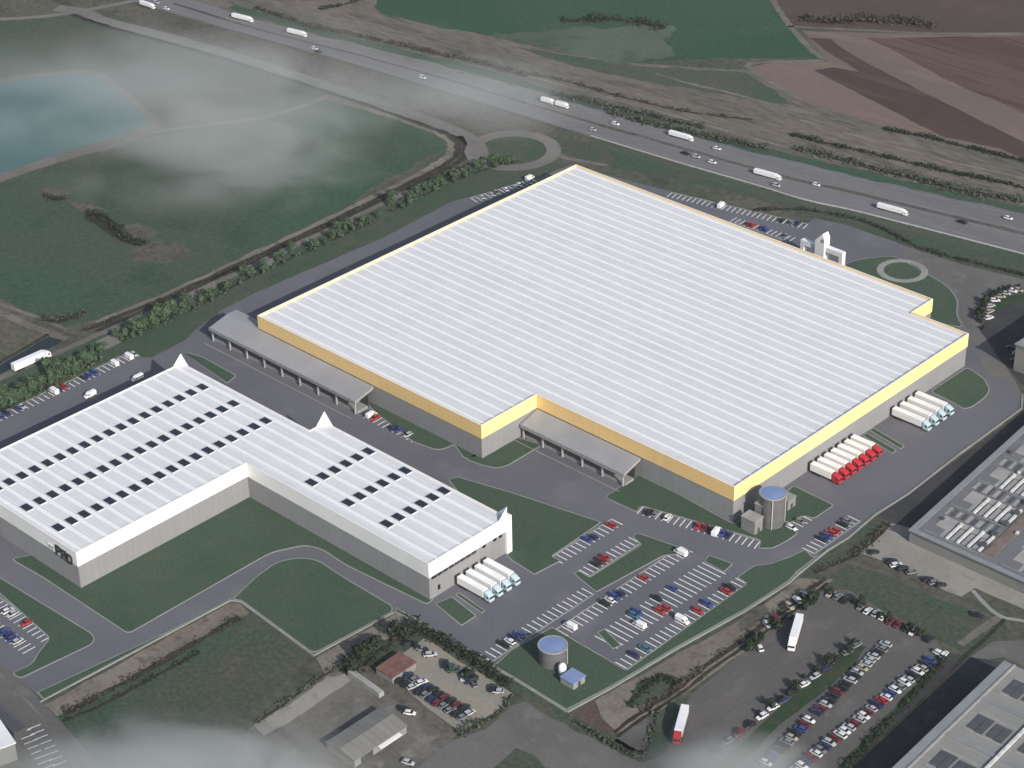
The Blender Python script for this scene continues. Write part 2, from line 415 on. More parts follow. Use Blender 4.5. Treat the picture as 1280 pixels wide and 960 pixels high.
for f in (.21, .33, .70, .80):
    mb = MB(); P = line_between(f)
    for i in range(0, 58):
        a, b = P[i], P[i].lerp(P[i+1], .35); t = (b-a).normalized(); n = Vector((-t.y, t.x))*.14
        mb.poly([(*(a-n), .08), (*(b-n), .08), (*(b+n), .08), (*(a+n), .08)])
    struct(mb.build('lane_line', M['fadedline']))
ribbon('grass_strip', [(290, 8), (380, 35), (520, 70), (640, 101), (760, 137), (900, 175), (1040, 209), (1160, 236), (1300, 267)], 7, .07, 'meadow', amp=.4)
ribbon('grass_strip', [(746, 178), (850, 210), (960, 242), (1060, 266), (1200, 302), (1300, 328)], 6, .03, 'meadow2', amp=.4)

# strip between the motorway and the service road
sheet('scrub_land', [(130, 0), (200, 14), (320, 48), (440, 82), (560, 118), (640, 143), (700, 162), (660, 172), (620, 172), (580, 160), (500, 134), (440, 112), (320, 72), (180, 30), (120, 12)], .02, 'scrub', 1.0)
sheet('scrub_land', [(690, 172), (760, 180), (850, 207), (1000, 252), (1070, 268), (1290, 325), (1290, 350), (1200, 335), (1140, 308), (1060, 279), (1015, 268), (900, 236), (800, 215), (740, 205), (705, 192)], .02, 'field_fg', 1.0)
ribbon('service_road', [(70, 10), (105, 15), (130, 26), (220, 49), (320, 79), (400, 105), (480, 132), (540, 153), (575, 167), (592, 178), (600, 192), (598, 204)], 9, .06, 'gravel', amp=.06)
ribbon('dirt_road', [(-40, 26), (0, 24), (60, 20), (110, 12), (165, 1), (190, -8)], 4.5, .055, 'gravel', amp=.1)
# roundabout
rc = at(641, 188)
ringp = [(rc.x+20*math.cos(a*.2618), rc.y+20*math.sin(a*.2618)) for a in range(24)]
ribbon('roundabout_road', ringp, 7, .065, 'gravel', amp=.05, px=False, closed=True, k=3)
sheet('roundabout_island', [(rc.x+16.2*math.cos(a*.2618), rc.y+16.2*math.sin(a*.2618)) for a in range(24)], .05, 'bank', .4, px=False)
ribbon('farm_track', [(690, 190), (705, 197), (725, 201), (760, 207)], 3, .06, 'track')
# pond and the meadows
sheet('meadow', [(-60, 30), (0, 27), (110, 17), (128, 30), (250, 62), (330, 88), (400, 112), (410, 120), (330, 148), (230, 163), (160, 178), (60, 200), (0, 220), (-60, 240)], .02, 'meadow2', 1.0)
sheet('pond_bank', [(-70, 110), (0, 98), (60, 89), (112, 87), (132, 92), (160, 116), (198, 150), (200, 160), (160, 174), (90, 195), (0, 224), (-70, 246)], .035, 'track', .8)
sheet('pond', [(-60, 114), (0, 104), (60, 95), (108, 93), (123, 97), (150, 118), (184, 148), (186, 156), (150, 170), (80, 190), (0, 217), (-60, 238)], .05, 'pond', .5)
ribbon('farm_track', [(-60, 248), (0, 226), (60, 205), (150, 180), (190, 166), (260, 156), (330, 146), (385, 130), (410, 119)], 3.5, .06, 'track')
sheet('meadow', [(-60, 252), (0, 230), (60, 208), (160, 183), (230, 167), (330, 150), (400, 126), (440, 131), (520, 157), (552, 170), (560, 182), (553, 197), (500, 226), (400, 275), (300, 322), (200, 368), (110, 403), (85, 410), (40, 393), (0, 373), (-60, 345)], .03, 'meadow', 1.5)
ribbon('bare_margin', [(430, 128), (520, 156), (556, 171), (564, 183), (555, 199), (500, 230), (400, 279), (300, 326), (200, 372), (120, 404)], 4.0, .05, 'soil', amp=.5)
for i, pts in enumerate(([(148, 284), (175, 279), (197, 290), (186, 300), (160, 299)], [(163, 311), (200, 300), (232, 304), (236, 321), (205, 328), (170, 325)], [(48, 234), (90, 238), (82, 250), (56, 249)], [(84, 250), (120, 258), (135, 266), (112, 270)], [(540, 195), (556, 187), (520, 217), (440, 254), (470, 232)])):
    sheet('bare_patch', pts, .05, 'scrub', 2.0, step=2.5)
sheet('wet_hollow', [(104, 272), (124, 266), (148, 283), (160, 301), (190, 304), (170, 308), (145, 299)], .06, 'ditch', 1.2, step=2.5)
# ditch beside the service road and along the hedge
ribbon('ditch', [(90, 18), (130, 32), (220, 56), (320, 86), (400, 112), (480, 139), (540, 160), (564, 171), (572, 184), (562, 202), (500, 234), (400, 283), (300, 330), (200, 375), (105, 413)], 3.0, .06, 'ditch', amp=.5)
ribbon('ditch', [(574, 170), (582, 184), (578, 198), (560, 210), (500, 239)], 3.5, .06, 'ditch', amp=.5)
ribbon('ditch', [(480, 249), (400, 287), (300, 334), (200, 379), (120, 414)], 2.2, .06, 'ditch', amp=.5)
ribbon('farm_track', [(560, 215), (480, 254), (400, 292), (300, 340), (200, 385), (110, 424), (40, 455), (-40, 490)], 3.6, .055, 'track')
# corner fields bottom left of the meadow
sheet('rough_field', [(-60, 390), (0, 398), (60, 420), (0, 452), (-60, 478)], .03, 'base', 1)
ribbon('farm_track', [(-50, 374), (0, 391), (40, 408), (84, 424)], 4.0, .06, 'track')
ribbon('farm_track', [(-50, 366), (0, 380), (50, 398), (84, 413)], 2.0, .06, 'track')
sheet('canal', [(-60, 490), (0, 457), (60, 421), (78, 426), (45, 446), (0, 468), (-60, 500)], .05, 'canal', .6)
ribbon('canal_edge', [(-60, 486), (0, 453), (60, 418)], 1.6, .06, 'ditch', amp=.4)
sheet('planted_bank', [(-60, 505), (0, 472), (78, 434), (150, 402), (230, 371), (330, 324), (420, 283), (500, 243), (560, 214), (600, 206), (640, 206), (700, 204), (716, 204), (650, 232), (596, 244), (565, 251), (480, 296), (320, 365), (274, 388), (245, 411), (232, 424), (190, 446), (170, 446), (160, 437), (0, 517), (-60, 547)], .035, 'bank', .6)
for pts in ([(118, 428), (150, 412), (165, 408), (150, 428), (125, 440)], [(235, 372), (262, 352), (284, 345), (258, 372), (244, 376)], [(324, 326), (352, 313), (340, 332), (326, 336)], [(395, 290), (430, 275), (418, 290)]):
    sheet('bare_patch', pts, .05, 'gravel', 1.0, step=2)

# ------------------------------------------------------------------ site: asphalt, lawns with kerbs
SITE = [(25, 850), (45, 867), (54, 877), (288, 751), (300, 753), (392, 820), (492, 766), (515, 777), (640, 848), (708, 890), (765, 860), (845, 812), (930, 765), (960, 746), (988, 728), (998, 718), (1035, 688), (1060, 673), (1095, 643), (1135, 618), (1195, 571), (1247, 533), (1277, 511), (1277, 496), (1266, 478), (1240, 440), (1224, 412), (1226, 398), (1215, 370), (1190, 345), (1160, 322), (1120, 303), (1057, 281), (1017, 273), (1006, 282), (840, 240), (740, 214), (716, 205), (650, 231), (596, 244), (565, 252), (480, 297), (320, 366), (274, 389), (272, 395), (245, 412), (232, 425), (190, 447), (170, 447), (160, 439), (0, 519), (-80, 560), (-80, 800), (-10, 822), (15, 842)]
sheet('site_asphalt', SITE, .08, 'asphalt', 0)
LAWNS = [
 ([(1052, 331), (1075, 324), (1118, 319), (1155, 340), (1185, 358), (1198, 375), (1196, 395), (1206, 411), (1150, 399), (1100, 370)], 6),
 ([(1162, 490), (1209, 459), (1231, 474), (1238, 488), (1232, 497), (1216, 509), (1205, 512), (1190, 503)], 2.5),
 ([(1078, 545), (1083, 541), (1121, 563), (1116, 568)], .6), ([(1086, 538), (1092, 535), (1131, 558), (1126, 562)], .6),
 ([(981, 616), (992, 607), (1043, 632), (1018, 649), (1004, 645), (988, 655), (975, 650), (972, 640)], 1.5),
 ([(755, 622), (800, 592), (917, 655), (948, 640), (990, 660), (998, 667), (984, 677), (966, 686), (947, 686), (951, 676), (802, 633), (796, 641)], 1.5),
 ([(580, 574), (640, 545), (673, 555), (676, 558), (634, 583), (620, 586), (602, 582)], 2.5),
 ([(455, 500), (470, 496), (603, 570), (580, 574), (567, 556), (558, 561), (545, 563), (516, 553), (466, 514)], 2),
 ([(228, 440), (246, 444), (255, 447), (296, 470), (284, 480)], 1.5),
 ([(12, 699), (60, 690), (310, 600), (545, 745), (535, 757), (432, 707), (402, 687), (381, 682), (340, 691), (320, 702), (164, 791), (157, 791), (51, 721)], 3),
 ([(290, 750), (320, 721), (345, 703), (372, 697), (397, 700), (432, 723), (491, 758), (491, 765), (392, 818), (301, 751)], 3),
 ([(46, 866), (207, 791), (286, 749), (287, 750), (55, 875)], .2),
 ([(494, 759), (619, 831), (640, 812), (690, 784), (695, 787), (783, 838), (933, 730), (921, 722), (943, 707), (962, 705), (985, 697), (1007, 687), (1016, 697), (1034, 686), (997, 715), (987, 726), (960, 744), (930, 763), (845, 810), (765, 858), (708, 888), (640, 846), (515, 776), (494, 765)], .8),
 ([(796, 666), (864, 689), (860, 693), (830, 695), (745, 741), (716, 717), (725, 714), (737, 722), (801, 681), (790, 671)], .8),
 ([(886, 694), (917, 705), (905, 716), (880, 702)], .8), ([(746, 791), (756, 786), (777, 807), (766, 812)], .5),
 ([(560, 600), (571, 596), (640, 616), (752, 653), (690, 696), (702, 701), (668, 719), (638, 700), (630, 690)], 1.0),
 ([(543, 755), (565, 746), (596, 770), (577, 783)], .8), ([(569, 744), (574, 741), (607, 764), (602, 767)], .4),
 ([(-60, 690), (0, 722), (115, 792), (119, 799), (115, 806), (25, 849), (14, 842), (40, 830), (47, 817), (62, 798), (0, 743), (-60, 700)], 2),
]
for pts, r in LAWNS:
    P = ccw(fillet(W(pts), r)) if r > .3 else ccw(W(pts))
    k = MB(); k.prism(P, .02, .20, bottom=False); struct(k.build('kerb', M['kerb']))
    struct(tri_fill(inset(P, .42), .215, 'lawn', M['lawn']))
# ring bed on the back lawn
c = at(1128, 339)
ribbon('garden_path', [(c.x+9.5*math.cos(a*.2618), c.y+9.5*math.sin(a*.2618)) for a in range(24)], 3.0, .235, 'kerb', amp=.08, px=False, closed=True, k=3)
sheet('brown_bed', [(1098, 338), (1110, 326), (1118, 324), (1108, 334), (1112, 346)], .228, 'field_fg', .5)
# old road that runs off to the right behind the plot
sheet('old_road', [(1120, 303), (1145, 312), (1200, 330), (1290, 352), (1290, 362), (1262, 358), (1240, 364), (1228, 378), (1222, 398), (1223, 412), (1208, 410), (1198, 394), (1200, 374), (1186, 356), (1156, 338)], .10, 'road', .5)
sheet('old_road', [(1212, 412), (1224, 412), (1270, 478), (1282, 500), (1277, 505), (1268, 480), (1240, 470), (1232, 462)], .10, 'road', .3)
sheet('shade_painted_yard', [(1222, 416), (1236, 396), (1252, 380), (1300, 372), (1300, 470), (1282, 486), (1262, 462)], .06, 'shadeasphalt', .5)  # shadow of the right-edge hall painted into the ground colour
sheet('small_green', [(1238, 392), (1244, 378), (1262, 370), (1290, 366), (1290, 374), (1256, 384)], .09, 'median', .5)

# south and east of the plot
ribbon('old_road', [(-60, 800), (0, 862), (30, 894), (60, 926), (100, 975)], 15, .05, 'road', amp=.03)
ribbon('road_edge', [(-40, 805), (0, 843), (30, 873), (60, 903), (90, 930), (118, 962)], 1.0, .07, 'track', amp=.4)
sheet('yard', [(-60, 905), (0, 885), (30, 912), (70, 968), (-60, 1000)], .04, 'fgyard', .5)
sheet('weedy_field', [(68, 895), (150, 850), (290, 768), (312, 762), (388, 822), (332, 872), (310, 892), (320, 975), (100, 975)], .03, 'field_fg', 1.2)
sheet('bare_strip', [(56, 880), (290, 753), (302, 756), (312, 768), (240, 803), (150, 852), (92, 884), (72, 896)], .05, 'soil', .8)
sheet('bare_strip', [(394, 823), (493, 768), (522, 782), (470, 808), (436, 836), (405, 842)], .05, 'soil', .8)
sheet('stained_yard', [(310, 912), (410, 842), (436, 838), (500, 872), (566, 924), (520, 975), (300, 975)], .04, 'fgyard', .5)
sheet('pale_slab', [(318, 905), (352, 886), (408, 846), (432, 842), (440, 850), (404, 874), (362, 902), (330, 920)], .055, 'concrete', 1.0, step=2.5)
sheet('sandy_yard', [(478, 838), (498, 820), (530, 798), (642, 868), (628, 886), (576, 915), (560, 905)], .05, 'tan', .6)
sheet('dark_lane', [(482, 838), (558, 905), (575, 918), (560, 926), (500, 878), (440, 842), (452, 826)], .055, 'scrub', .5)
sheet('old_road', [(505, 975), (565, 926), (607, 911), (641, 881), (656, 876), (674, 877), (707, 897), (770, 934), (800, 948), (818, 940), (828, 928), (832, 975)], .045, 'road', .4)
ribbon('grass_verge', [(632, 850), (708, 898), (770, 932), (800, 945), (820, 938), (828, 918), (830, 900)], 5, .06, 'field_fg', amp=.35)
sheet('rough_patch', [(600, 975), (645, 936), (668, 945), (700, 975)], .065, 'field_fg', 1)
sheet('bare_strip', [(712, 893), (765, 864), (850, 816), (935, 769), (965, 749), (1000, 722), (1042, 724), (992, 764), (930, 815), (850, 871), (800, 906), (768, 918)], .05, 'soil', .8)
sheet('red_patch', [(714, 893), (744, 874), (752, 896), (772, 914), (756, 916)], .065, 'redsoil', .8)
sheet('scrub_patch', [(782, 880), (800, 852), (824, 843), (852, 852), (834, 872), (800, 884)], .065, 'field_fg', 1)
sheet('scrub_patch', [(924, 778), (945, 762), (962, 764), (940, 785), (925, 790)], .065, 'scrub', .8)
for off in (0, 5):
    ribbon('rutted_track', [(766+off, 916+off), (800+off, 892+off), (846+off, 862+off), (884+off, 832+off), (930+off, 800+off), (980+off, 764+off), (1030+off, 724+off)], 1.3, .08, 'ditch', amp=.6)
sheet('paved_triangle', [(768, 926), (818, 889), (812, 930), (802, 944), (784, 937)], .06, 'oldasphalt', .3)
sheet('old_car_park', [(1030, 737), (1060, 737), (1170, 801), (1178, 812), (1112, 898), (1060, 948), (1040, 975), (790, 975), (824, 945), (846, 896), (864, 868), (930, 816), (984, 771)], .055, 'oldasphalt', .5)
sheet('grass_median', [(1062, 806), (1082, 808), (1070, 830), (1020, 872), (975, 906), (940, 940), (910, 975), (880, 975), (916, 938), (960, 898), (1020, 845)], .075, 'median', .7)
sheet('grass_slope', [(1000, 722), (1020, 702), (1076, 692), (1180, 738), (1250, 772), (1268, 800), (1240, 832), (1176, 802), (1060, 735)], .045, 'field_fg', .8)
sheet('brown_slope', [(1076, 693), (1135, 714), (1200, 748), (1246, 774), (1180, 752), (1100, 716), (1060, 706), (1035, 722), (1020, 716)], .06, 'scrub', .8)
ribbon('foot_path', [(1216, 738), (1234, 758), (1252, 771), (1272, 775), (1300, 780)], 1.6, .08, 'kerb', amp=.2)
ribbon('farm_track', [(1252, 771), (1225, 788), (1200, 806)], 3, .075, 'track')
ribbon('ditch', [(1256, 774), (1230, 800), (1205, 822), (1150, 880), (1060, 962)], 1.6, .08, 'ditch', amp=.4)
sheet('grey_hardstand', [(1212, 822), (1240, 802), (1300, 800), (1300, 842), (1256, 822), (1236, 824)], .06, 'road', .5)
sheet('shade_painted_yard', [(1176, 814), (1236, 826), (1256, 828), (1110, 980), (1044, 980), (1112, 900)], .05, 'shadeasphalt', .4)  # beige hall's shadow painted as dark ground, beyond what the sun casts
ribbon('grass_verge', [(1182, 818), (1140, 868), (1090, 920), (1050, 965)], 3.0, .07, 'median', amp=.3)
sheet('shade_painted_yard', [(1002, 720), (1036, 690), (1096, 646), (1196, 574), (1250, 535), (1300, 500), (1300, 560), (1136, 664), (1112, 655), (1076, 690), (1020, 716)], .03, 'shadeasphalt', .4)  # grey hall's shadow on the ground, painted as a dark sheet
sheet('grass_slope', [(1000, 719), (1036, 690), (1096, 645), (1112, 652), (1074, 690), (1020, 715)], .05, 'field_fg', .5)
sheet('concrete_apron', [(1112, 654), (1140, 660), (1300, 738), (1300, 770), (1218, 735), (1202, 746), (1180, 738), (1135, 713), (1072, 690)], .07, 'concrete', .4)

# parking bays
def bays(p0, p1, depth, n, name='parking_lines', z=.10, w=.21, kerbline=True):
    """white bay lines from the kerb line p0->p1, going to its left by depth (negative: right)"""
    a, b = Vector(p0), Vector(p1); t = (b-a).normalized(); nn = Vector((-t.y, t.x))*(1 if depth > 0 else -1); d = abs(depth)
    mb = MB()
    for i in range(n+1):
        c_ = a.lerp(b, i/n); q = [c_-t*w, c_+t*w, c_+t*w+nn*d, c_-t*w+nn*d]
        mb.poly([(*v, z) for v in ccw(q)])
    struct(mb.build(name, M['line']))
    if kerbline:
        k = MB(); q = [a-t*.4-nn*.65, b+t*.4-nn*.65, b+t*.4-nn*.1, a-t*.4-nn*.1]; k.prism(ccw(q), .03, .21, bottom=False); struct(k.build('kerb', M['kerb']))
    return lambda i: (a.lerp(b, (i+.5)/n)+nn*(d*.5), math.atan2(nn.y, nn.x))

# ------------------------------------------------------------------ warehouses
def walls(mb, P, z0, z1):
    """vertical skin along a ccw outline; faces looking along x get slot 1"""
    n = len(P)
    for i in range(n):
        a, b = P[i], P[(i+1) % n]
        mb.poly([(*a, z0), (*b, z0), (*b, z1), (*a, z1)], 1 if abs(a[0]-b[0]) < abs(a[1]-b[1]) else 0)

def ribs_for(outline_spans, spacing, y0, y1, z, parent, mat, name='roof_rib', w=.42, h=.32):
    y = y0
    while y < y1:
        for (xa, xb) in outline_spans(y):
            mb = MB(); mb.box(xa, xb, y-w, y+w, z, z+h); mb.build(name, mat, parent)
        y += spacing

# long white-roofed warehouse
wh = empty('warehouse'); tag(wh, 'huge warehouse with white ribbed roof and yellow fascia in the middle of the plot', 'warehouse')
OUT = [(0, 0), (127.6, 0), (127.6, 30.35), (223.5, 30.35), (223.5, 179.6), (196.7, 179.6), (196.7, 194.3), (0, 194.3)]
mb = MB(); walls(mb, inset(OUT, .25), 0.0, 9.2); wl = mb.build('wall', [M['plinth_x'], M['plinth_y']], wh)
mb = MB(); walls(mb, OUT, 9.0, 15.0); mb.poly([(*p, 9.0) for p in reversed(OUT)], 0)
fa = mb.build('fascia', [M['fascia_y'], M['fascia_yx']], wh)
IN = inset(OUT, .55)
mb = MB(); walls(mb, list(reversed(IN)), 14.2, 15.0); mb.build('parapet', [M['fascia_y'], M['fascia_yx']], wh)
mb = MB()
for i in range(len(OUT)):
    j = (i+1) % len(OUT); mb.poly([(*OUT[i], 15.0), (*OUT[j], 15.0), (*IN[j], 15.0), (*IN[i], 15.0)])
mb.build('coping', M['coping'], wh)
mb = MB(); mb.poly([(*p, 14.25) for p in IN]); rf = mb.build('roof', M['roof_a'], wh)
def spans_w(y):
    xa = .7; xb = 127.0 if y < 31 else (222.9 if y < 179 else 196.1)
    return [(xa, xb)]
ribs_for(spans_w, 5.56, 2.6, 193.5, 14.25, rf, M['roof_rib'], w=.36, h=.25)
# fine secondary seams halfway between ribs are in the sheet itself
# dark dock doors in the truck side
for k in range(7): 
    mb = MB(); y = 76.0+4.2*k; mb.box(223.1, 223.35, y-1.4, y+1.4, .4, 4.2); mb.build('dock_door', M['dock'], wl)
for k in range(4):
    mb = MB(); y = 128.6+5.1*k; mb.box(223.1, 223.35, y-1.5, y+1.5, .4, 4.2); mb.build('dock_door', M['dock'], wl)
# loading canopies
def canopy(x0, x1, y0, y1, zf, zb, back, nposts, ext=None):
    """lean-to loading canopy: deck falls from the wall line (zb) to the front edge (zf)"""
    mb = MB()
    mb.loft([[(x, y0, zf-1.2), (x, y1, zb-1.2), (x, y1, zb), (x, y0, zf)] for x in (x0, x1)], 0)
    if ext:
        mb.box(x0, -.03, y1+.02, ext, zb-1.2, zb)
    cp = mb.build('loading_canopy', [M['canopy']], wh)
    mb = MB(); mb.box(x0-.15, x1+.15, y0-.35, y0-.02, zf-1.35, zf+.08); mb.build('front_fascia', M['canopy_edge'], cp)
    for i in range(nposts):
        x = x0+1.0+(x1-x0-2.0)*i/(nposts-1)
        p = MB(); p.box(x-.3, x+.3, y0+.3, y0+.9, .05, zf-1.15); p.build('post', M['post'], cp)
    p = MB(); p.box(x0+.8, x1-.6, back-.6, back, .05, zf-1.25); p.build('back_wall', M['dock'], cp)
    n = int((x1-x0)/7)
    for i in range(n):
        x = x0+4+i*7; p = MB(); p.box(x-1.6, x+1.6, back-.8, back-.62, .3, 4.2); p.build('dock_door', M['post'] if i % 3 == 1 else M['canopy_edge'], cp)
    p = MB(); p.box(x0+.5, x1-.5, y0+1.2, back-.9, .09, 1.15); p.build('dock_platform', M['canopy_edge'], cp)
    k = MB(); k.box(x0-.5, x1+.5, y0-3.2, y0-2.8, .03, .22); struct(k.build('kerb', M['kerb']))
    return cp
canopy(-19.2, 69.0, -10.2, -.3, 6.5, 8.8, -2.5, 9, ext=4.6)
canopy(127.9, 180.0, 20.8, 30.05, 6.2, 8.8, 28.0, 6)

# L-shaped white hall
lh = empty('white_hall', (0, 0, 0)); tag(lh, 'white L-shaped hall with rows of dark skylights and pointed roof corners', 'warehouse')
LO = [(7.5, -152.3), (82.3, -152.3), (82.3, -76.0), (176.6, -76.0), (176.6, -37.6), (82.6, -37.6), (82.6, -45.4), (7.5, -45.4)]
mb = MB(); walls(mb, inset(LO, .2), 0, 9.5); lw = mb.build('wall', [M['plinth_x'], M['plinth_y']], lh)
mb = MB(); walls(mb, LO, 9.3, 15.3); mb.poly([(*p, 9.3) for p in reversed(LO)], 0); lf = mb.build('fascia', [M['fascia_w'], M['fascia_w']], lh)
LI = inset(LO, .45)
mb = MB(); walls(mb, list(reversed(LI)), 14.9, 15.3)
for i in range(len(LO)):
    j = (i+1) % len(LO); mb.poly([(*LO[i], 15.3), (*LO[j], 15.3), (*LI[j], 15.3), (*LI[i], 15.3)])
mb.build('coping', [M['coping'], M['coping']], lh)
mb = MB(); mb.poly([(*p, 14.95) for p in LI]); lr = mb.build('roof', M['roof_a'], lh)
def spans_l(y):
    if y < -76: return [(8.1, 81.7)]
    if y < -45.8: return [(8.1, 176.0)]
    return [(83.2, 176.0)]
ribs_for(spans_l, 5.6, -149.9, -38, 14.95, lr, M['roof_rib'], w=.5, h=.3)
def skylight(x, y):
    mb = MB(); mb.box(x-2.35, x+2.35, y-1.65, y+1.65, 14.95, 15.25); s = mb.build('skylight', M['skyframe'], lr)
    mb = MB(); mb.box(x-2.2, x+2.2, y-1.5, y+1.5, 15.252, 15.30); mb.build('pane', M['skylight'], s)
for x in (65.2, 46.6, 28.2):
    for k in range(18): skylight(x, -147.1+5.6*k)
for x in (109.6, 128.9, 148.6):
    for k in range(6): skylight(x, -147.1+5.6*(14+k))
# upturned pointed corners
def horn(x, y, sx, sy, h=5.0, ln=5.0):
    a = (x, y, 15.31); b = (x+sx*ln, y, 15.31); c_ = (x, y+sy*ln, 15.31); t = (x-sx*.1, y-sy*.1, 15.3+h)
    i1 = (x+sx*.5, y+sy*.5, 15.31)
    mb = MB()
    for q in ([a, b, t], [a, t, c_], [b, i1, t], [i1, c_, t], [a, c_, i1, b]): mb.poly(q)
    mb.build('roof_horn', M['whitepaint'], lh)
horn(7.5, -45.4, 1, -1, 4.0, 4.2); horn(82.6, -37.6, 1, -1, 4.6, 4.4); horn(176.6, -37.6, -1, -1, 4.2, 4.2)
mb = MB(); mb.box(175.4, 177.4, -38.6, -36.0, 0, 15.6); mb.build('corner_pylon', M['whitepaint'], lh)
# long strip window and doors on the truck end
for k in range(13):
    y0 = -74.6+k*2.75
    if k in (8, 10): continue
    mb = MB(); mb.box(176.3, 176.52, y0, y0+(2.4 if k < 8 else 1.5), 8.0, 9.1); mb.build('strip_window', M['glass'], lw)
mb = MB(); mb.box(176.3, 176.5, -71.9, -70.7, 2.2, 4.2); mb.build('small_window', M['glass'], lw)
for k in range(4):
    y = -62.6+4.3*k; mb = MB(); mb.box(176.3, 176.5, y-1.4, y+1.4, .3, 4.0); mb.build('dock_door', M['dock'], lw)
# dark lettering near the front corner and a small panel beside it
sg = MB(); sg.box(65.9, 69.4, -152.5, -152.3, 9.6, 11.9); sp_ = sg.build('sign_panel', M['whitepaint'], lh)
for (x0, z0) in ((66.4, 10.2), (67.9, 10.2)):
    mb = MB(); mb.box(x0, x0+1.0, -152.58, -152.502, z0, z0+1.2); mb.build('sign_mark', M['hallpale'], sp_)
def letter(x, bars, name='letter'):
    mb = MB()
    for (a, b, c_, d) in bars: mb.box(x+a, x+b, -152.72, -152.31, 9.0+c_, 9.0+d)
    mb.build(name, M['signdark'], lh)
letter(70.3, [(0, .7, 0, 4.2), (.72, 2.2, 3.4, 4.2), (.72, 2.2, 1.7, 2.4), (2.22, 2.8, 2.0, 3.9)])
letter(73.5, [(0, .7, 0, 3.9), (.72, 2.0, 3.2, 3.9), (.72, 2.0, 1.5, 2.2), (2.02, 2.7, 0, 3.9)])
letter(76.6, [(0, .7, -.2, 3.6), (.72, 2.4, 2.8, 3.6), (.72, 2.4, -.2, .5), (2.42, 3.0, .3, 3.2)])
# entrance block on the front
eb = MB(); eb.box(18.0, 35.5, -155.0, -152.52, 6.3, 9.0); e = eb.build('entrance_canopy', M['canopy'], lh)
for x in (22, 28, 34.6):
    p = MB(); p.box(x-.35, x+.35, -154.9, -154.2, 0, 6.3); p.build('post', M['post'], e)
p = MB(); p.box(19, 34.5, -152.7, -152.52, .2, 5.2); p.build('entrance_glazing', M['glass'], e)

# white entrance portal behind the warehouse
gp = empty('entrance_portal'); tag(gp, 'white entrance portal with a peaked tower rising behind the warehouse roof', 'portal')
GY = 212.0
def gz(px, py): p = aty(px, py, GY); return p.x, p.z
xl, zl = gz(1005, 299); xr, zr = gz(1053, 315); xt0, zt0 = gz(1022.5, 298); xt1, zt1 = gz(1034.5, 292)
mb = MB(); mb.box(xl-.9, xl+.9, GY-1.2, GY+1.2, 0, zl-2.2); mb.build('post', M['whitepaint'], gp)
mb = MB(); mb.box(xr-.9, xr+.9, GY-1.2, GY+1.2, 0, zr-2.2); mb.build('post', M['whitepaint'], gp)
mb = MB(); mb.box(xl-.9, xt0-.02, GY-1.2, GY+1.2, zl-2.2, zl); mb.build('beam', M['whitepaint'], gp)
mb = MB(); mb.box(xt1+.02, xr+.9, GY-1.2, GY+1.2, zr-2.2, zr); mb.build('beam', M['whitepaint'], gp)
ring = lambda y: [(xt0, y, 0), (xt0+2.2, y, 0), (xt0+2.2, y, zt0*.40), (xt1-2.2, y, zt0*.40), (xt1-2.2, y, 0), (xt1, y, 0), (xt1, y, zt1*.86), (xt1-1.2, y, zt1), (xt0, y, zt0)]
mb = MB(); mb.loft([ring(GY+2), ring(GY-2)]); mb.build('tower', M['whitepaint'], gp)
mb = MB(); mb.lathe(((xt0+xt1)/2+1.6, GY-2.06, zt1*.80), [(.9, 0), (.9, .12)], 16, axis='Y'); mb.build('round_emblem', M['hallpale'], gp)

# silos
def silo(x, y, r, h, label, skirt):
    t = empty('silo', (x, y, 0)); tag(t, label, 'silo')
    mb = MB(); mb.lathe((0, 0, 0), [(r*.96, .2), (r*.96, h-.9), (r, h-.85), (r, h-.25)], 40); b = mb.build('tank', M['steel'], t, smooth=False)
    mb = MB(); mb.lathe((0, 0, h), [(r*1.02, -.25), (r*1.02, .15), (r*.93, .16), (r*.93, .05)], 40); mb.build('rim', M['hallpale'], t)
    mb = MB(); mb.lathe((0, 0, h), [(r*.93, .06), (r*.5, .25), (.2, .35)], 40); mb.build('lid', M['bluelid'], t)
    for a in (-.9, .9) if skirt else (.4,):
        mb = MB(); u = Vector((math.cos(a), math.sin(a))); n = Vector((-u.y, u.x)); mb.obox(u*(r+.1), u, n, .10, .18, .3, h-.3); mb.build('ladder', M['rail'], t)
    return t
sc_ = at(691, 806, 6.8); silo(sc_.x, sc_.y, 4.9, 6.8, 'round steel silo with blue lid on the near corner lawn', False)
sc_ = at(966, 616, 12.8); silo(sc_.x, sc_.y, 4.8, 12.8, 'tall grey silo with blue lid at the front corner of the yellow warehouse', True)
dm = MB(); c = at(703, 843); dm.lathe((0, 0, 0), [(1.3, .2), (1.4, 2.8), (1.25, 3.7), (.8, 4.3), (.2, 4.6)], 20)
tag(dm.build('white_tank', M['whitepaint'], loc=(c.x, c.y, 0), smooth=True), 'small white domed tank between the near silo and its blue-roofed shed', 'tank')
def shed(cx, cy, sx, sy, h, wall, roofm, label, slope=.8, name='shed'):
    t = empty(name, (cx, cy, 0)); tag(t, label, 'shed')
    mb = MB(); mb.box(-sx/2+.2, sx/2-.2, -sy/2+.2, sy/2-.2, 0, h); w_ = mb.build('wall', wall, t)
    mb = MB(); mb.loft([[(-sx/2, -sy/2, h+.01), (sx/2, -sy/2, h+.01), (sx/2, -sy/2, h+.3), (-sx/2, -sy/2, h+.3)], [(-sx/2, sy/2, h+.01), (sx/2, sy/2, h+.01), (sx/2, sy/2, h+.3+slope*.3), (-sx/2, sy/2, h+.3+slope*.3)]]); mb.build('roof', roofm, t)
    mb = MB(); mb.box(sx/2-.19, sx/2-.12, -.6, .6, .1, 2.2); mb.build('door', M['dock'], w_)
    return t
c = at(716, 846, 2.5)
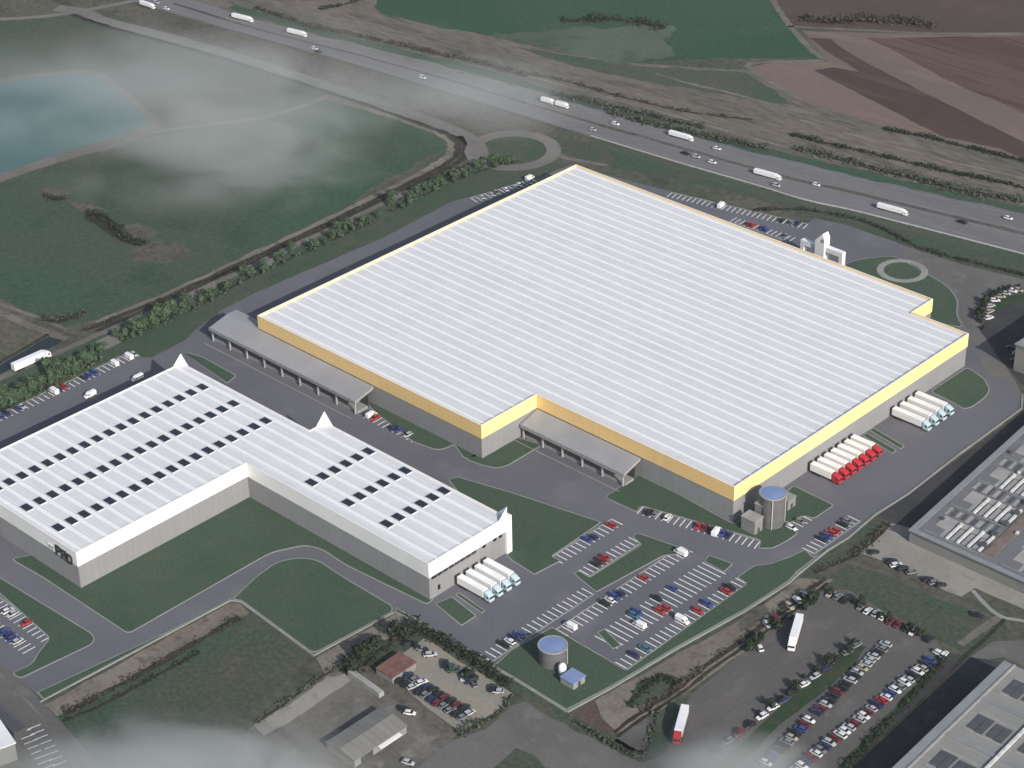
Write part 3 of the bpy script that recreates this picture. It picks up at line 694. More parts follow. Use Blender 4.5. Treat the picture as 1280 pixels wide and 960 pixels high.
shed(c.x, c.y, 6.0, 6.0, 2.5, M['plinth_x'], M['bluelid'], 'square shed with blue flat roof beside the near silo')
c = at(940, 652, 3.5); shed(c.x, c.y, 6.5, 5.0, 5.5, M['hallwall'], M['hallpale'], 'grey plant shed on the lawn left of the tall silo')
c = at(953, 633, 7); shed(c.x, c.y, 4.0, 4.5, 8.5, M['hallwall'], M['hallpale'], 'narrow grey plant tower pressed against the tall silo')
c = at(985, 622, 4); shed(c.x, c.y, 4.0, 5.0, 4.0, M['hallwall'], M['halledge'], 'low grey plant shed behind the tall silo')

# boundary wall round the plot
def wallrun(pts, label, w=.6, h=.4):
    P = [Vector(p[:2]) for p in W(pts)]; left, right = [], []
    for i, p in enumerate(P):
        t = (P[min(i+1, len(P)-1)]-P[max(i-1, 0)]).normalized(); n = Vector((-t.y, t.x)); left.append(p+n*w/2); right.append(p-n*w/2)
    mb = MB(); mb.prism(ccw(left+list(reversed(right))), 0, h); tag(mb.build('boundary_wall', M['kerb']), label, 'wall')
wallrun([(50, 878), (288, 751), (301, 753), (392, 820), (492, 766), (515, 777), (640, 848), (708, 890)], 'low pale boundary wall zigzagging along the south edge of the plot')
wallrun([(708.8, 890.4), (765, 860), (845, 812), (930, 765), (960, 746), (988, 728), (998, 718), (1035, 688), (1060, 673), (1095, 643), (1135, 618), (1195, 571), (1247, 533), (1277, 511), (1278, 494)], 'low pale boundary wall along the truck yard side of the plot', w=.7)

# ------------------------------------------------------------------ old halls east of the plot
def hall(name, pts, h, roofm, label, close=True):
    t = empty(name, (0, 0, 0)); tag(t, label, 'hall')
    P = ccw([(p.x, p.y) for p in pts])
    mb = MB(); mb.prism(inset(P, .5), 0, h-.35, top=False, bottom=False); mb.build('wall', M['hallwall'], t)
    mb = MB(); mb.prism(P, h-.35, h, side=0); r = mb.build('roof', roofm, t)
    return t, r
H1 = 5.0
A0, A1, A2 = at(1135, 663, H1), at(1282, 530, H1), at(1282, 729, H1)
vv = (A1-A0).normalized(); uu = (A2-A0).normalized()
hall1, r1 = hall('factory_hall', [A0, A0+uu*160, A0+uu*160+vv*190, A0+vv*190], H1, M['hallroof'], 'old grey factory hall with white rooflight bars beside the truck yard wall')
def onroof(name, mat, r, A, u, v, u0, u1, v0, v1, z, h=.35):
    mb = MB(); mb.prism(ccw([tuple((A+u*a+v*b)[:2]) for a, b in ((u0, v0), (u1, v0), (u1, v1), (u0, v1))]), z, z+h); return mb.build(name, mat, r)
onroof('flashing', M['halledge'], r1, A0, uu, vv, .05, 150, .05, 2.2, H1+.003, .22)
onroof('flashing', M['halledge'], r1, A0, uu, vv, .05, 2.4, 2.25, 185, H1+.003, .22)
for j in range(6):
    for i in range(2):
        u0, v0 = 7+i*31.5, 8+j*20.0
        onroof('pale_panel', M['hallpale'], r1, A0, uu, vv, u0-1, u0+4.5, v0+1, v0+8.5, H1+.004, .12)
        onroof('pale_panel', M['hallpale'], r1, A0, uu, vv, u0+4.9, u0+17.5, v0+5.5, v0+8.5, H1+.004, .12)
        for k in range(4):
            onroof('rooflight', M['hallwhite'], r1, A0, uu, vv, u0+6.0+k*4.2, u0+6.9+k*4.2, v0-4+k*.4, v0+7.6+k*.4, H1+.13, .6)
            onroof('pale_panel', M['hallpale'], r1, A0, uu, vv, u0+3.4+k*4.2, u0+5.7+k*4.2, v0-3.4+k*.4, v0+4.9, H1+.005, .1)
            onroof('painted_shadow_bar', M['panelblock'], r1, A0, uu, vv, u0+7.1+k*4.2, u0+7.5+k*4.2, v0-2.5, v0+4.8, H1+.007, .09)  # shadow beside each rooflight bar, painted as a dark strip
onroof('valley_gutter', M['hallrust'], r1, A0, uu, vv, 27.6, 31.6, 6, 120, H1+.004, .25)
onroof('valley_gutter', M['halledge'], r1, A0, uu, vv, 58.5, 62, 6, 120, H1+.004, .25)
rq = random.Random(31)
for j in range(6):
    for i in range(2):
        u0, v0 = 7+i*31.5, 8+j*20.0
        for k in range(5):
            onroof('pale_strip', M['hallpale'], r1, A0, uu, vv, u0-2+k*4.1, u0-1.1+k*4.1+rq.random(), v0+9.2+rq.random(), v0+13.5+rq.random()*2.5, H1+.004, .1)
            onroof('grey_strip', M['panelblock'], r1, A0, uu, vv, u0+.1+k*4.1, u0+.9+k*4.1+rq.random()*.8, v0+9.4+rq.random(), v0+14+rq.random()*2, H1+.004, .1)
        onroof('roof_ridge', M['halledge'], r1, A0, uu, vv, u0-3, u0+19, v0-4.2, v0-3.8, H1+.004, .3)
for k in range(26): 
    a_, b_ = 4+rq.random()*60, 5+rq.random()*110
    onroof('roof_vent', M['hallwhite'] if k % 3 == 0 else M['panelblock'], r1, A0, uu, vv, a_, a_+.9, b_, b_+.9+rq.random(), H1+.32, .7)
for k in range(9): onroof('roof_fan', M['panelblock'], r1, A0, uu, vv, 24.5, 26.6, 8+k*8.2, 10.4+k*8.2, H1+.006, 1.1)

H2 = 8.0
B0, B1 = at(1255, 826, H2), at(1115, 960, H2)
v2 = (B1-B0).normalized(); u2 = Vector((-v2.y, v2.x, 0)); u2 = u2 if u2.x > 0 else -u2
hall2, r2 = hall('factory_hall', [B0, B0+u2*110, B0+u2*110+v2*150, B0+v2*150], H2, M['hallroof2'], 'beige roofed factory hall with dark glazed blocks at the bottom right')
onroof('flashing', M['halledge'], r2, B0, u2, v2, .05, 3.2, .05, 150, H2+.003, .2)
onroof('flashing', M['hallpale'], r2, B0, u2, v2, 3.5, 4.2, .05, 150, H2+.003, .45)
for j in range(6):
    v0 = 6.5+j*22.0
    for i in range(5):
        u0 = 7.5+i*17.5
        for k in range(2):
            for q_ in range(2): onroof('glazed_block', M['panelblock'], r2, B0, u2, v2, u0+k*6.6+q_*2.9, u0+2.6+k*6.6+q_*2.9, v0+(.6*k), v0+7.6+.5*q_, H2+.004, .25)
        onroof('pale_panel', M['hallpale'], r2, B0, u2, v2, u0-.6, u0+13.0, v0+8.6, v0+9.0, H2+.004, .2)
        onroof('pale_panel', M['hallpale'], r2, B0, u2, v2, u0-.6, u0+13.0, v0-1.0, v0-.5, H2+.004, .2)
    onroof('roof_gutter', M['halledge'], r2, B0, u2, v2, 4.3, 108, v0+13.5, v0+15.2, H2+.004, .3)
for i in range(5): onroof('rooflight', M['hallwhite'], r2, B0, u2, v2, 21.6+i*17.5, 22.6+i*17.5, 7, 140, H2+.310, .5)
C0 = at(1268, 430, 12.0)
hall3, r3 = hall('factory_hall', [C0, C0+Vector((70, 0, 0)), C0+Vector((70, 60, 0)), C0+Vector((0, 60, 0))], 12.0, M['hallroof2'], 'pale roofed hall cut off by the right edge beside the dark yard')
onroof('flashing', M['halledge'], r3, C0, Vector((1, 0, 0)), Vector((0, 1, 0)), .05, 66, .05, 1.6, 12.003, .3)

# foreground workshop with weathered roof
H4 = 4.2
ws = empty('workshop'); tag(ws, 'weathered grey workshop with low gable roof in the stained yard', 'workshop')
q = [at(400, 929, H4-1.5), at(445, 949, H4-1.5), at(511, 909, H4-1.5), at(477, 887, H4-1.5)]
x0, x1 = (q[0].x+q[3].x)/2, (q[1].x+q[2].x)/2; y0, y1 = (q[0].y+q[1].y)/2, (q[2].y+q[3].y)/2
mb = MB(); mb.box(x0+.3, x1-.3, y0+.3, y1-.3, 0, H4-1.6); wsw = mb.build('wall', M['hallwall'], ws)
mb = MB(); mb.loft([[(x0, y0, H4-1.5), (x1, y0, H4-1.5), (x1, y0, H4-1.2), ((x0+x1)/2, y0, H4), (x0, y0, H4-1.2)], [(x0, y1, H4-1.5), (x1, y1, H4-1.5), (x1, y1, H4-1.2), ((x0+x1)/2, y1, H4), (x0, y1, H4-1.2)]]); mb.build('roof', M['shedroof'], ws)
mb = MB(); mb.box(x1-.28, x1-.16, y0+3, y0+8, 0.1, 2.4); mb.build('door', M['dock'], wsw)
mb = MB(); mb.box(x1-.1, x1+1.4, y0+10, y0+19, 2.3, 2.55); mb.build('white_awning', M['whitepaint'], ws)
c = at(495, 832, 2.4); rs = shed(c.x, c.y, 8.0, 11.0, 2.3, M['hallwall'], M['brick'], 'small shed with red brown roof beside the sandy scrapyard', slope=1.2)
c0, c1 = at(438, 843), at(477, 871)
mb = MB(); t = (c1-c0).normalized(); n = Vector((-t.y, t.x, 0)); mb.obox((c0+c1)/2, t, n, (c1-c0).length/2, 1.0, 0, 1.9)
tag(mb.build('lean_to_shed', M['hallpale']), 'long narrow pale lean-to shed along the dark lane', 'shed')
c = at(10, 915, 6)
wb = empty('white_shed', (0, 0, 0)); tag(wb, 'white roofed shed cut off by the bottom left corner', 'shed')
q = W([(-60, 905), (-40, 950), (20, 928), (0, 899)], 7)
mb = MB(); mb.prism(ccw([(p.x, p.y) for p in q]), 6.6, 7); mb.build('roof', M['whitepaint'], wb)
mb = MB(); mb.prism(inset(ccw([(p.x, p.y) for p in q]), .3), 0, 6.6); mb.build('wall', M['hallwall'], wb)
c0, c1 = at(0, 890, 3), at(26, 914, 3); t = (c1-c0).normalized(); n = Vector((-t.y, t.x, 0))
mb = MB(); mb.obox((c0+c1)/2-t*6, t, n, 12, 2.2, 0, 3.2); tag(mb.build('dark_shed', M['panelblock']), 'long dark roofed shed next to the white shed at bottom left', 'shed')

# guard rail along the motorway
P = [Vector(p[:2]) for p in catmull(W([(738, 171), (850, 205), (940, 231), (1006, 251), (1065, 264), (1160, 288), (1280, 319), (1330, 332)]), 8)]
mb = MB()
for i in range(len(P)-1):
    a, b = P[i], P[i+1]; t = (b-a).normalized(); n = Vector((-t.y, t.x))*.18
    mb.prism(ccw([a-n, b-n, b+n, a+n]), .35, .95)
    mb.obox(a, t, n.normalized(), .1, .1, 0, .35)
tag(mb.build('guard_rail', M['rail']), 'pale guard rail along the near edge of the motorway', 'guard rail')

# ------------------------------------------------------------------ vehicles
def ring8(x, w, z0, z1, r=.12):
    return [(x, -w+r, z0), (x, w-r, z0), (x, w, z0+r), (x, w, z1-r), (x, w-r, z1), (x, -w+r, z1), (x, -w, z1-r), (x, -w, z0+r)]
def wheel_into(mb, x, y, r, w, mi): 
    s = 1 if y > 0 else -1
    mb.lathe((x, y, r), [(r, -w/2*1), (r, w/2)], 12, mi, axis='Y')

def make_car():
    mb = MB()
    mb.loft([ring8(-2.15, .70, .42, .80), ring8(-2.0, .84, .30, .92), ring8(-1.2, .89, .26, .96), ring8(.6, .89, .26, .94), ring8(1.5, .86, .28, .84), ring8(2.1, .74, .34, .70), ring8(2.2, .64, .42, .62)], 0)
    mb.loft([ring8(-1.45, .66, 1.36, 1.42, .02), ring8(-.9, .69, 1.40, 1.48, .03), ring8(.1, .69, 1.40, 1.48, .03), ring8(.42, .66, 1.34, 1.40, .02)], 0)
    for x in (-1.32, 1.34):
        for y in (-.80, .80): wheel_into(mb, x, y, .32, .2, 1)
    o = mb.build('parked_car', [M['whitepaint'], M['tyre']])
    g_ = MB(); g_.loft([ring8(-1.9, .76, .90, .96, .02), ring8(-1.42, .70, .92, 1.37, .05), ring8(.40, .70, .92, 1.36, .05), ring8(1.15, .78, .86, .93, .02)], 0)
    g_.build('window_band', M['glass'], o)
    return o
def make_van():
    mb = MB()
    mb.loft([ring8(-2.6, .86, .35, 2.15, .2), ring8(-2.5, .96, .30, 2.3, .22), ring8(.9, .96, .30, 2.3, .22), ring8(1.55, .92, .30, 1.95, .2), ring8(2.05, .90, .30, 1.25, .15), ring8(2.6, .84, .34, 1.0, .15), ring8(2.7, .7, .42, .85, .1)], 0)
    for x in (-1.7, 1.7):
        for y in (-.86, .86): wheel_into(mb, x, y, .36, .22, 1)
    o = mb.build('white_van', [M['whitepaint'], M['tyre']])
    g_ = MB(); g_.loft([ring8(1.35, .80, 1.92, 2.06, .03), ring8(2.02, .82, 1.22, 1.36, .03)], 0); g_.box(.6, 1.5, -.985, .985, 1.25, 1.8); g_.build('windscreen', M['glass'], o)
    return o
def make_truck(name, trailer_len, cab_mat, tr_mat, cab_len=2.9, gap=.5):
    t = empty(name)
    L0 = 0.0; L1 = trailer_len
    mb = MB(); mb.loft([ring8(L0, 1.25, 1.15, 4.0, .07), ring8(L0+.1, 1.28, 1.1, 4.05, .09), ring8(L1-.1, 1.28, 1.1, 4.05, .09), ring8(L1, 1.25, 1.15, 4.0, .07)]); mb.build('trailer', tr_mat, t)
    mb = MB(); mb.box(L0+.5, L1+gap+cab_len-.6, -.5, .5, .7, 1.05); mb.build('chassis', M['chassis'], t)
    c0 = L1+gap
    mb = MB(); mb.loft([ring8(c0, 1.18, .55, 3.75, .15), ring8(c0+.5, 1.23, .5, 3.7, .16), ring8(c0+cab_len-1.0, 1.23, .5, 3.1, .16), ring8(c0+cab_len-.35, 1.22, .5, 2.75, .16), ring8(c0+cab_len-.12, 1.2, .5, 1.9, .14), ring8(c0+cab_len, 1.12, .55, 1.7, .14)]); cb = mb.build('cab', cab_mat, t)
    mb = MB(); mb.loft([ring8(c0+cab_len-.42, 1.10, 2.68, 2.74, .02), ring8(c0+cab_len-.02, 1.12, 1.72, 1.92, .02)]); mb.box(c0+cab_len-1.6, c0+cab_len-.75, -1.245, 1.245, 1.8, 2.55); mb.build('windscreen', M['glass'], cb)
    for x in (L0+1.6, L0+2.9, L0+4.2, c0+.5, c0+cab_len-.9):
        for y in (-1.05, 1.05):
            w_ = MB(); w_.lathe((0, 0, 0), [(.2, -.16), (.5, -.16), (.5, .16), (.2, .16)], 14, axis='Y'); w_.build('wheel', M['tyre'], t, loc=(x, y, .52))
    return t
CARP = {
 'white': (.78, .78, .78), 'silver': (.46, .47, .48), 'grey': (.20, .205, .21), 'black': (.020, .020, .022), 'red': (.42, .030, .030), 'blue': (.045, .075, .26),
 'dark blue': (.025, .035, .10), 'teal blue': (.05, .16, .26), 'dark red': (.16, .025, .03), 'green': (.05, .10, .06), 'beige': (.42, .38, .30)}
CARM = {k: plain('car_paint_'+k.replace(' ', '_'), v, .3, var=.04, coat=.5) for k, v in CARP.items()}
car0 = make_car(); van0 = make_van()
first_used = {'car': False, 'van': False}
def vehicle(kind, colr, x, y, rz, label, group, z=.09):
    src = car0 if kind == 'car' else van0
    if first_used[kind]: o = copy_tree(src)
    else: o = src; first_used[kind] = True
    o.location = (x, y, z); o.rotation_euler = (0, 0, rz)
    s = random.uniform(.94, 1.06)
    o.scale = (s*random.uniform(.97, 1.04), s, s*random.uniform(.97, 1.06))
    if kind == 'car':
        o.material_slots[0].link = 'OBJECT'; o.material_slots[0].material = CARM[colr]
        if o.children: pass
    tag(o, label, 'car' if kind == 'car' else 'van', group)
    return o
ORD = ['first', 'second', 'third', 'fourth', 'fifth', 'sixth', 'seventh', 'eighth', 'ninth', 'tenth'] + ['%dth' % i if i % 10 not in (1, 2, 3) or i in (11, 12, 13) else '%d%s' % (i, {1: 'st', 2: 'nd', 3: 'rd'}[i % 10]) for i in range(11, 90)]
def park(slotf, items, where, group, z=.09):
    """items: (slot, colour) from the near end; labels count the vehicles of the row from the near end"""
    items = sorted(items)
    for k, (s, cname) in enumerate(items):
        p, a = slotf(s); a += (math.pi if random.random() < .45 else 0) + random.uniform(-.03, .03)
        kind = 'van' if cname == 'van' else 'car'
        if kind == 'van': a = slotf(s)[1] + math.pi
        nm = 'white van' if kind == 'van' else cname+' car'
        vehicle(kind, cname, p.x+random.uniform(-.15, .15), p.y+random.uniform(-.25, .25), a, '%s, %s %s' % (nm, ORD[k], where), group, z)

# bays of the new plot
b1 = bays((215.2, -86), (215.2, -36), 5, 20); park(b1, [(3, 'black'), (4, 'white'), (5, 'dark blue'), (6, 'blue')], 'from the near end of the bays above the silo lawn', 'cars in the new plot bays')
b2 = bays((219.8, 6), (219.8, -59), 5, 26); park(lambda i: b2(25-i), [(1, 'van'), (8, 'black'), (9, 'white'), (10, 'blue'), (11, 'dark blue'), (16, 'red'), (24, 'van')], 'from the near end of the bays along the triangular lawn', 'cars in the new plot bays')
b3 = bays((236.4, 3.5), (236.4, -53), -5.1, 22, kerbline=False); b3r = bays((236.4, 3.5), (236.4, -53), 5.1, 22, kerbline=False)
park(lambda i: b3(21-i), [(6, 'teal blue'), (7, 'blue'), (11, 'black'), (14, 'blue')], 'from the near end on the left of the double row', 'cars in the new plot bays')
park(lambda i: b3r(21-i), [(5, 'van'), (9, 'red'), (10, 'red')], 'from the near end on the right of the double row', 'cars in the new plot bays')
b4 = bays((250.6, -59), (250.6, 4), 5, 25); park(b4, [(2, 'dark blue'), (4, 'teal blue'), (12, 'van'), (15, 'red'), (17, 'blue'), (21, 'red'), (22, 'black')], 'from the near end of the bays by the boundary lawn', 'cars in the new plot bays')
b5 = bays((190.4, 2.5), (190.4, -29.5), 5, 13); park(lambda i: b5(12-i), [(6, 'blue'), (7, 'dark blue'), (11, 'red')], 'from the near end of the bays beside the white hall lawn', 'cars in the new plot bays')
b6 = bays((207.2, -31), (207.2, -2), 5, 12); park(b6, [(3, 'black'), (5, 'red'), (4, 'dark red')], 'from the near end of the short bays at the triangular lawn', 'cars in the new plot bays')
pa, pb = at(804, 634), at(950, 677)
b7 = bays((pa.x, pa.y), (pb.x, pb.y), -5, 19); park(b7, [(1, 'black'), (2, 'grey'), (4, 'white'), (9, 'red'), (10, 'dark red'), (11, 'black'), (12, 'van'), (13, 'blue'), (14, 'dark blue')], 'from the left in the bays under the warehouse front wall', 'cars in the new plot bays')
b8 = bays((239.0, 50), (239.0, 34), 5, 6); park(b8, [(1, 'grey'), (3, 'white')], 'from the top in the six bays by the tall silo', 'cars in the new plot bays')
b9 = bays((256.6, 34), (256.6, 61), 5, 11); park(b9, [(3, 'dark blue'), (4, 'blue'), (5, 'red'), (6, 'red'), (8, 'black'), (9, 'grey')], 'from the near end of the bays along the east boundary wall', 'cars in the new plot bays')
b10 = bays((-36.0, -38), (-36.0, -128), 5, 36); park(lambda i: b10(35-i), [(9, 'blue'), (10, 'dark blue'), (12, 'blue'), (13, 'silver'), (19, 'van'), (20, 'dark blue'), (21, 'red'), (25, 'dark blue'), (26, 'blue'), (27, 'blue'), (31, 'van'), (34, 'van'), (35, 'silver')], 'from the near end of the west bays under the trees', 'cars in the new plot bays')
b11 = bays((96.8, -174.6), (58, -174.6), 5, 15); park(lambda i: b11(14-i), [(6, 'white'), (7, 'silver'), (10, 'red')], 'from the left of the bays on the south west lawn', 'cars in the new plot bays')
b12 = bays((97.5, -187.5), (70, -187.5), -5, 11, kerbline=False); park(lambda i: b12(10-i), [(5, 'blue'), (6, 'dark blue'), (7, 'blue'), (8, 'silver')], 'from the left of the bays facing the south west corner', 'cars in the new plot bays')
b13 = bays((72.6, -4.6), (99, -4.6), -5, 10); park(b13, [(1, 'red'), (0, 'van'), (5, 'dark blue'), (6, 'blue'), (8, 'silver')], 'from the left of the bays by the first loading canopy', 'cars in the new plot bays')
b14 = bays((33, 224.4), (100, 239.6), -5, 27); park(b14, [(10, 'van'), (22, 'black'), (24, 'grey'), (25, 'dark blue')], 'from the left in the long bays behind the warehouse', 'cars behind the warehouse')
b15 = bays((72, 219.0), (104, 220.6), 5, 13); park(b15, [(3, 'red'), (4, 'red'), (6, 'blue'), (7, 'blue'), (11, 'grey')], 'from the left in the bays hugging the warehouse back wall', 'cars behind the warehouse')
b16 = bays((-33, 158), (-26, 192), -5, 13); park(b16, [(1, 'silver'), (3, 'silver'), (4, 'grey'), (6, 'white'), (8, 'silver'), (9, 'white'), (11, 'silver')], 'from the near end of the bays at the far warehouse corner', 'cars behind the warehouse')
for (p0_, p1_) in (((22, 918), (52, 962)), ((34, 912), (66, 958))):
    qa, qb = at(*p0_), at(*p1_); bays((qa.x, qa.y), (qb.x, qb.y), 4.5, 7, z=.07, kerbline=False)
p = at(113, 496); vehicle('van', 'white', p.x, p.y, R(-90), 'white van driving on the west road past the white hall', 'vans on the west road')
p = at(172, 475); vehicle('van', 'white', p.x, p.y, R(-90), 'white van half hidden behind the far white hall edge', 'vans on the west road')
p = at(666, 226); vehicle('van', 'white', p.x-2, p.y, R(90), 'white van at the back left warehouse corner', 'vans on the west road')

# old car park
PAL = ['white']*7+['silver']*6+['grey']*5+['black']*6+['dark blue']*3+['dark red']*2+['blue', 'beige']
def old_row(p0, p1, n, where, occ=.9, ang=None, jitter=.35, seed=1, fixed=None):
    rnd = random.Random(seed); a, b = Vector(p0), Vector(p1); t = (b-a).normalized(); k = 0
    for i in range(n):
        if rnd.random() > occ and not (fixed and i in fixed): continue
        p = a.lerp(b, (i+.5)/n); col = fixed[i] if fixed and i in fixed else rnd.choice(PAL)
        rz = (math.atan2(t.y, t.x)+math.pi/2 if ang is None else ang)+rnd.choice((0, math.pi))+rnd.uniform(-.06, .06)
        vehicle('car', col, p.x+rnd.uniform(-jitter, jitter)*.4, p.y+rnd.uniform(-jitter, jitter), rz, '%s car, %s %s' % (col, ORD[k], where), 'cars in the old car park', .06); k += 1
old_row((313.2, -70), (305.6, 8.5), 31, 'from the near end of the row right of the median', .94, seed=3)
old_row((321.6, -66), (321.6, 16), 33, 'from the near end of the row beside the beige hall', .96, seed=4, fixed={9: 'dark red', 10: 'white', 19: 'red', 20: 'white', 16: 'dark red', 21: 'blue'})
old_row((298.0, -74), (299.0, 9), 15, 'from the near end of the row left of the median', .85, ang=R(80), seed=6)
old_row((274, 18.2), (316, 19.8), 14, 'from the left of the row under the grass slope', .72, seed=8)
old_row((270.0, -12), (269.0, 14), 6, 'from the near end behind the white trailer', .6, ang=R(160), seed=9)
for (px, py, cl, rz, lb) in ((949, 811, 'white', 150, 'white car parked alone beside the rutted track'), (1180, 820, 'white', 95, 'white car at the shaded top corner of the old car park'), (1092, 692, 'black', 60, 'black car alone on the concrete apron edge'), (1120, 708, 'white', 60, 'white car between two dark cars on the concrete apron'), (1114, 703, 'black', 60, 'dark car left of the white one on the apron'), (1128, 712, 'black', 60, 'dark car right of the white one on the apron'), (1140, 717, 'grey', 60, 'grey car on the apron beside the dark ones'), (1160, 726, 'black', 60, 'first black car of the three at the apron foot'), (1168, 730, 'grey', 60, 'grey car in the middle of three at the apron foot'), (1176, 733, 'black', 60, 'last black car of the three at the apron foot'), (1222, 771, 'black', 20, 'black car by the footpath below the apron'), (510, 955, 'silver', 20, 'silver car in the stained yard at the bottom edge'), (512, 893, 'white', 30, 'white car standing on the dark lane'), (505, 888, 'black', 30, 'black car behind the white one on the dark lane'), (1264, 436, 'black', 30, 'black car in the dark yard at the right edge'), (1272, 444, 'silver', 30, 'silver car in the dark yard at the right edge'), (1268, 452, 'black', 40, 'lower black car in the dark yard at the right edge')):
    p = at(px, py); vehicle('car', cl, p.x, p.y, R(rz), lb, 'lone parked cars', .09)
k = 0
for (px, py, rz, cl) in ((1236, 399, 70, 'white'), (1237, 391, 80, 'beige'), (1238, 384, 60, 'silver'), (1243, 377, 40, 'white'), (1250, 372, 30, 'beige'), (1257, 368, 20, 'silver'), (1265, 365, 10, 'white'), (1273, 364, 5, 'beige')):
    p = at(px, py); vehicle('car', cl, p.x, p.y, R(rz), '%s car, %s from the near end of the arc by the round hedge' % (cl, ORD[k]), 'cars parked in an arc'); k += 1
# scrapyard cars
k = 0
rnd = random.Random(12)
for i in range(11):
    for j in range(2):
        p = at(500+i*7.9, 852+i*4.6).lerp(at(511+i*7.6, 846+i*4.6), j); cl = rnd.choice(['black', 'grey', 'grey', 'silver', 'dark red', 'white', 'dark blue', 'black'])
        vehicle('car', cl, p.x+rnd.uniform(-.3, .3), p.y+rnd.uniform(-.4, .4), R(90)+rnd.uniform(-.3, .3), '%s scrap car, %s along the double row in the sandy yard' % (cl, ORD[k]), 'scrap cars in the sandy yard'); k += 1
k = 0
for (px, py) in ((511, 806), (518, 808), (527, 813), (533, 816), (538, 820), (556, 832), (563, 836), (567, 840), (580, 842), (586, 846), (590, 850), (585, 852), (592, 856), (580, 848), (616, 862), (622, 866)):
    p = at(px, py); cl = rnd.choice(['black', 'grey', 'black', 'dark blue', 'silver', 'green'])
    vehicle('car', cl, p.x, p.y, rnd.uniform(0, 6), '%s scrap car, %s from the left among the scattered ones' % (cl, ORD[k]), 'scrap cars in the sandy yard'); k += 1

# trucks
red0 = make_truck('semi_truck', 9.5, M['redpaint'], M['whitepaint'], 3.5, .3)
for i in range(7):
    t = red0 if i == 0 else copy_tree(red0); t.location = (224.4, 76.0+4.2*i, .08)
    tag(t, 'white trailer truck with red cab, %s from the near end of the seven' % ORD[i], 'truck', 'red cab trucks docked at the warehouse')
wt0 = make_truck('semi_truck', 13.4, M['palebluepaint'], M['whitepaint'], 2.9, .5)
for i in range(4):
    t = wt0 if i == 0 else copy_tree(wt0); t.location = (224.2, 128.6+5.1*i, .08)
    tag(t, 'long white truck with pale blue cab at the warehouse dock, %s from the near end' % ORD[i], 'truck', 'pale cab trucks docked at the warehouse')
for i in range(4):
    t = copy_tree(wt0); t.location = (177.6, -62.6+4.3*i, .08); t.scale = (.93, 1, 1)
    tag(t, 'white truck with pale blue cab docked at the white hall, %s from the near end' % ORD[i], 'truck', 'pale cab trucks docked at the white hall')
wtr = make_truck('semi_truck', 13.6, M['whitepaint'], M['whitepaint'], 2.4, .4)
def put_truck(src, px0, py0, px1, py1, label, first=False, group=None, sc=1.0, z=.06):
    a, b = at(px0, py0, 0), at(px1, py1, 0); t = src if first else copy_tree(src)
    t.location = (a.x, a.y, z); t.rotation_euler = (0, 0, math.atan2((b-a).y, (b-a).x)); t.scale = (sc, 1.0, 1.0)
    tag(t, label, 'truck', group); return t
put_truck(wtr, 999, 779, 989, 814, 'all white trailer truck standing alone in the old car park', True)
rtr = make_truck('semi_truck', 12.6, M['redpaint'], M['whitepaint'], 2.6, .4)
put_truck(rtr, 856, 893, 846, 930, 'white trailer truck with red cab by the rutted track', True)
tg = 'trucks on the motorway'
for (x0_, y0_, x1_, y1_, lb) in ((176, 6, 193, 11.5, 'white truck at the far left end of the motorway'), (291, 22, 316, 28, 'white truck near the top left on the far carriageway'), (360, 41, 383, 46.5, 'white truck ahead of the bend on the left part of the motorway'), (677, 127, 692, 131, 'leading short white truck of the close pair on the motorway'), (695, 132, 710, 136, 'following short white truck of the close pair on the motorway'), (837, 169, 866, 177, 'white truck on the motorway above the middle of the warehouse'), (943, 217, 976, 226, 'white truck on the near carriageway above the back bays'), (1097, 260, 1134, 270, 'longest white truck on the motorway at the right')):
    d_ = (at(x1_, y1_)-at(x0_, y0_)).length; t_ = put_truck(wtr, x0_, y0_, x1_, y1_, lb, group=tg, sc=d_/16.4); t_.scale = (d_/16.4, .80, .66)
k = 0
for (px, py) in ((208, 12), (195, 4), (393, 62), (398, 66), (528, 98), (741, 163), (769, 156), (857, 193), (896, 187), (870, 197), (890, 204), (1203, 279), (1260, 274), (970, 233), (1020, 232)):
    p = at(px, py); cl = ('white', 'silver', 'white', 'black')[k % 4]
    vehicle('car', cl, p.x, p.y, R(8), '%s car, %s from the left on the motorway' % (cl, ORD[k]), 'cars on the motorway', .08); k += 1
a = at(17, 466); b = at(51, 451)
o = make_truck('semi_truck', 15, M['whitepaint'], M['whitepaint'], 2.5, .4); o.location = (a.x, a.y, .06); o.rotation_euler = (0, 0, math.atan2((b-a).y, (b-a).x)); tag(o, 'long white truck parked by the canal beside the tree row', 'truck')

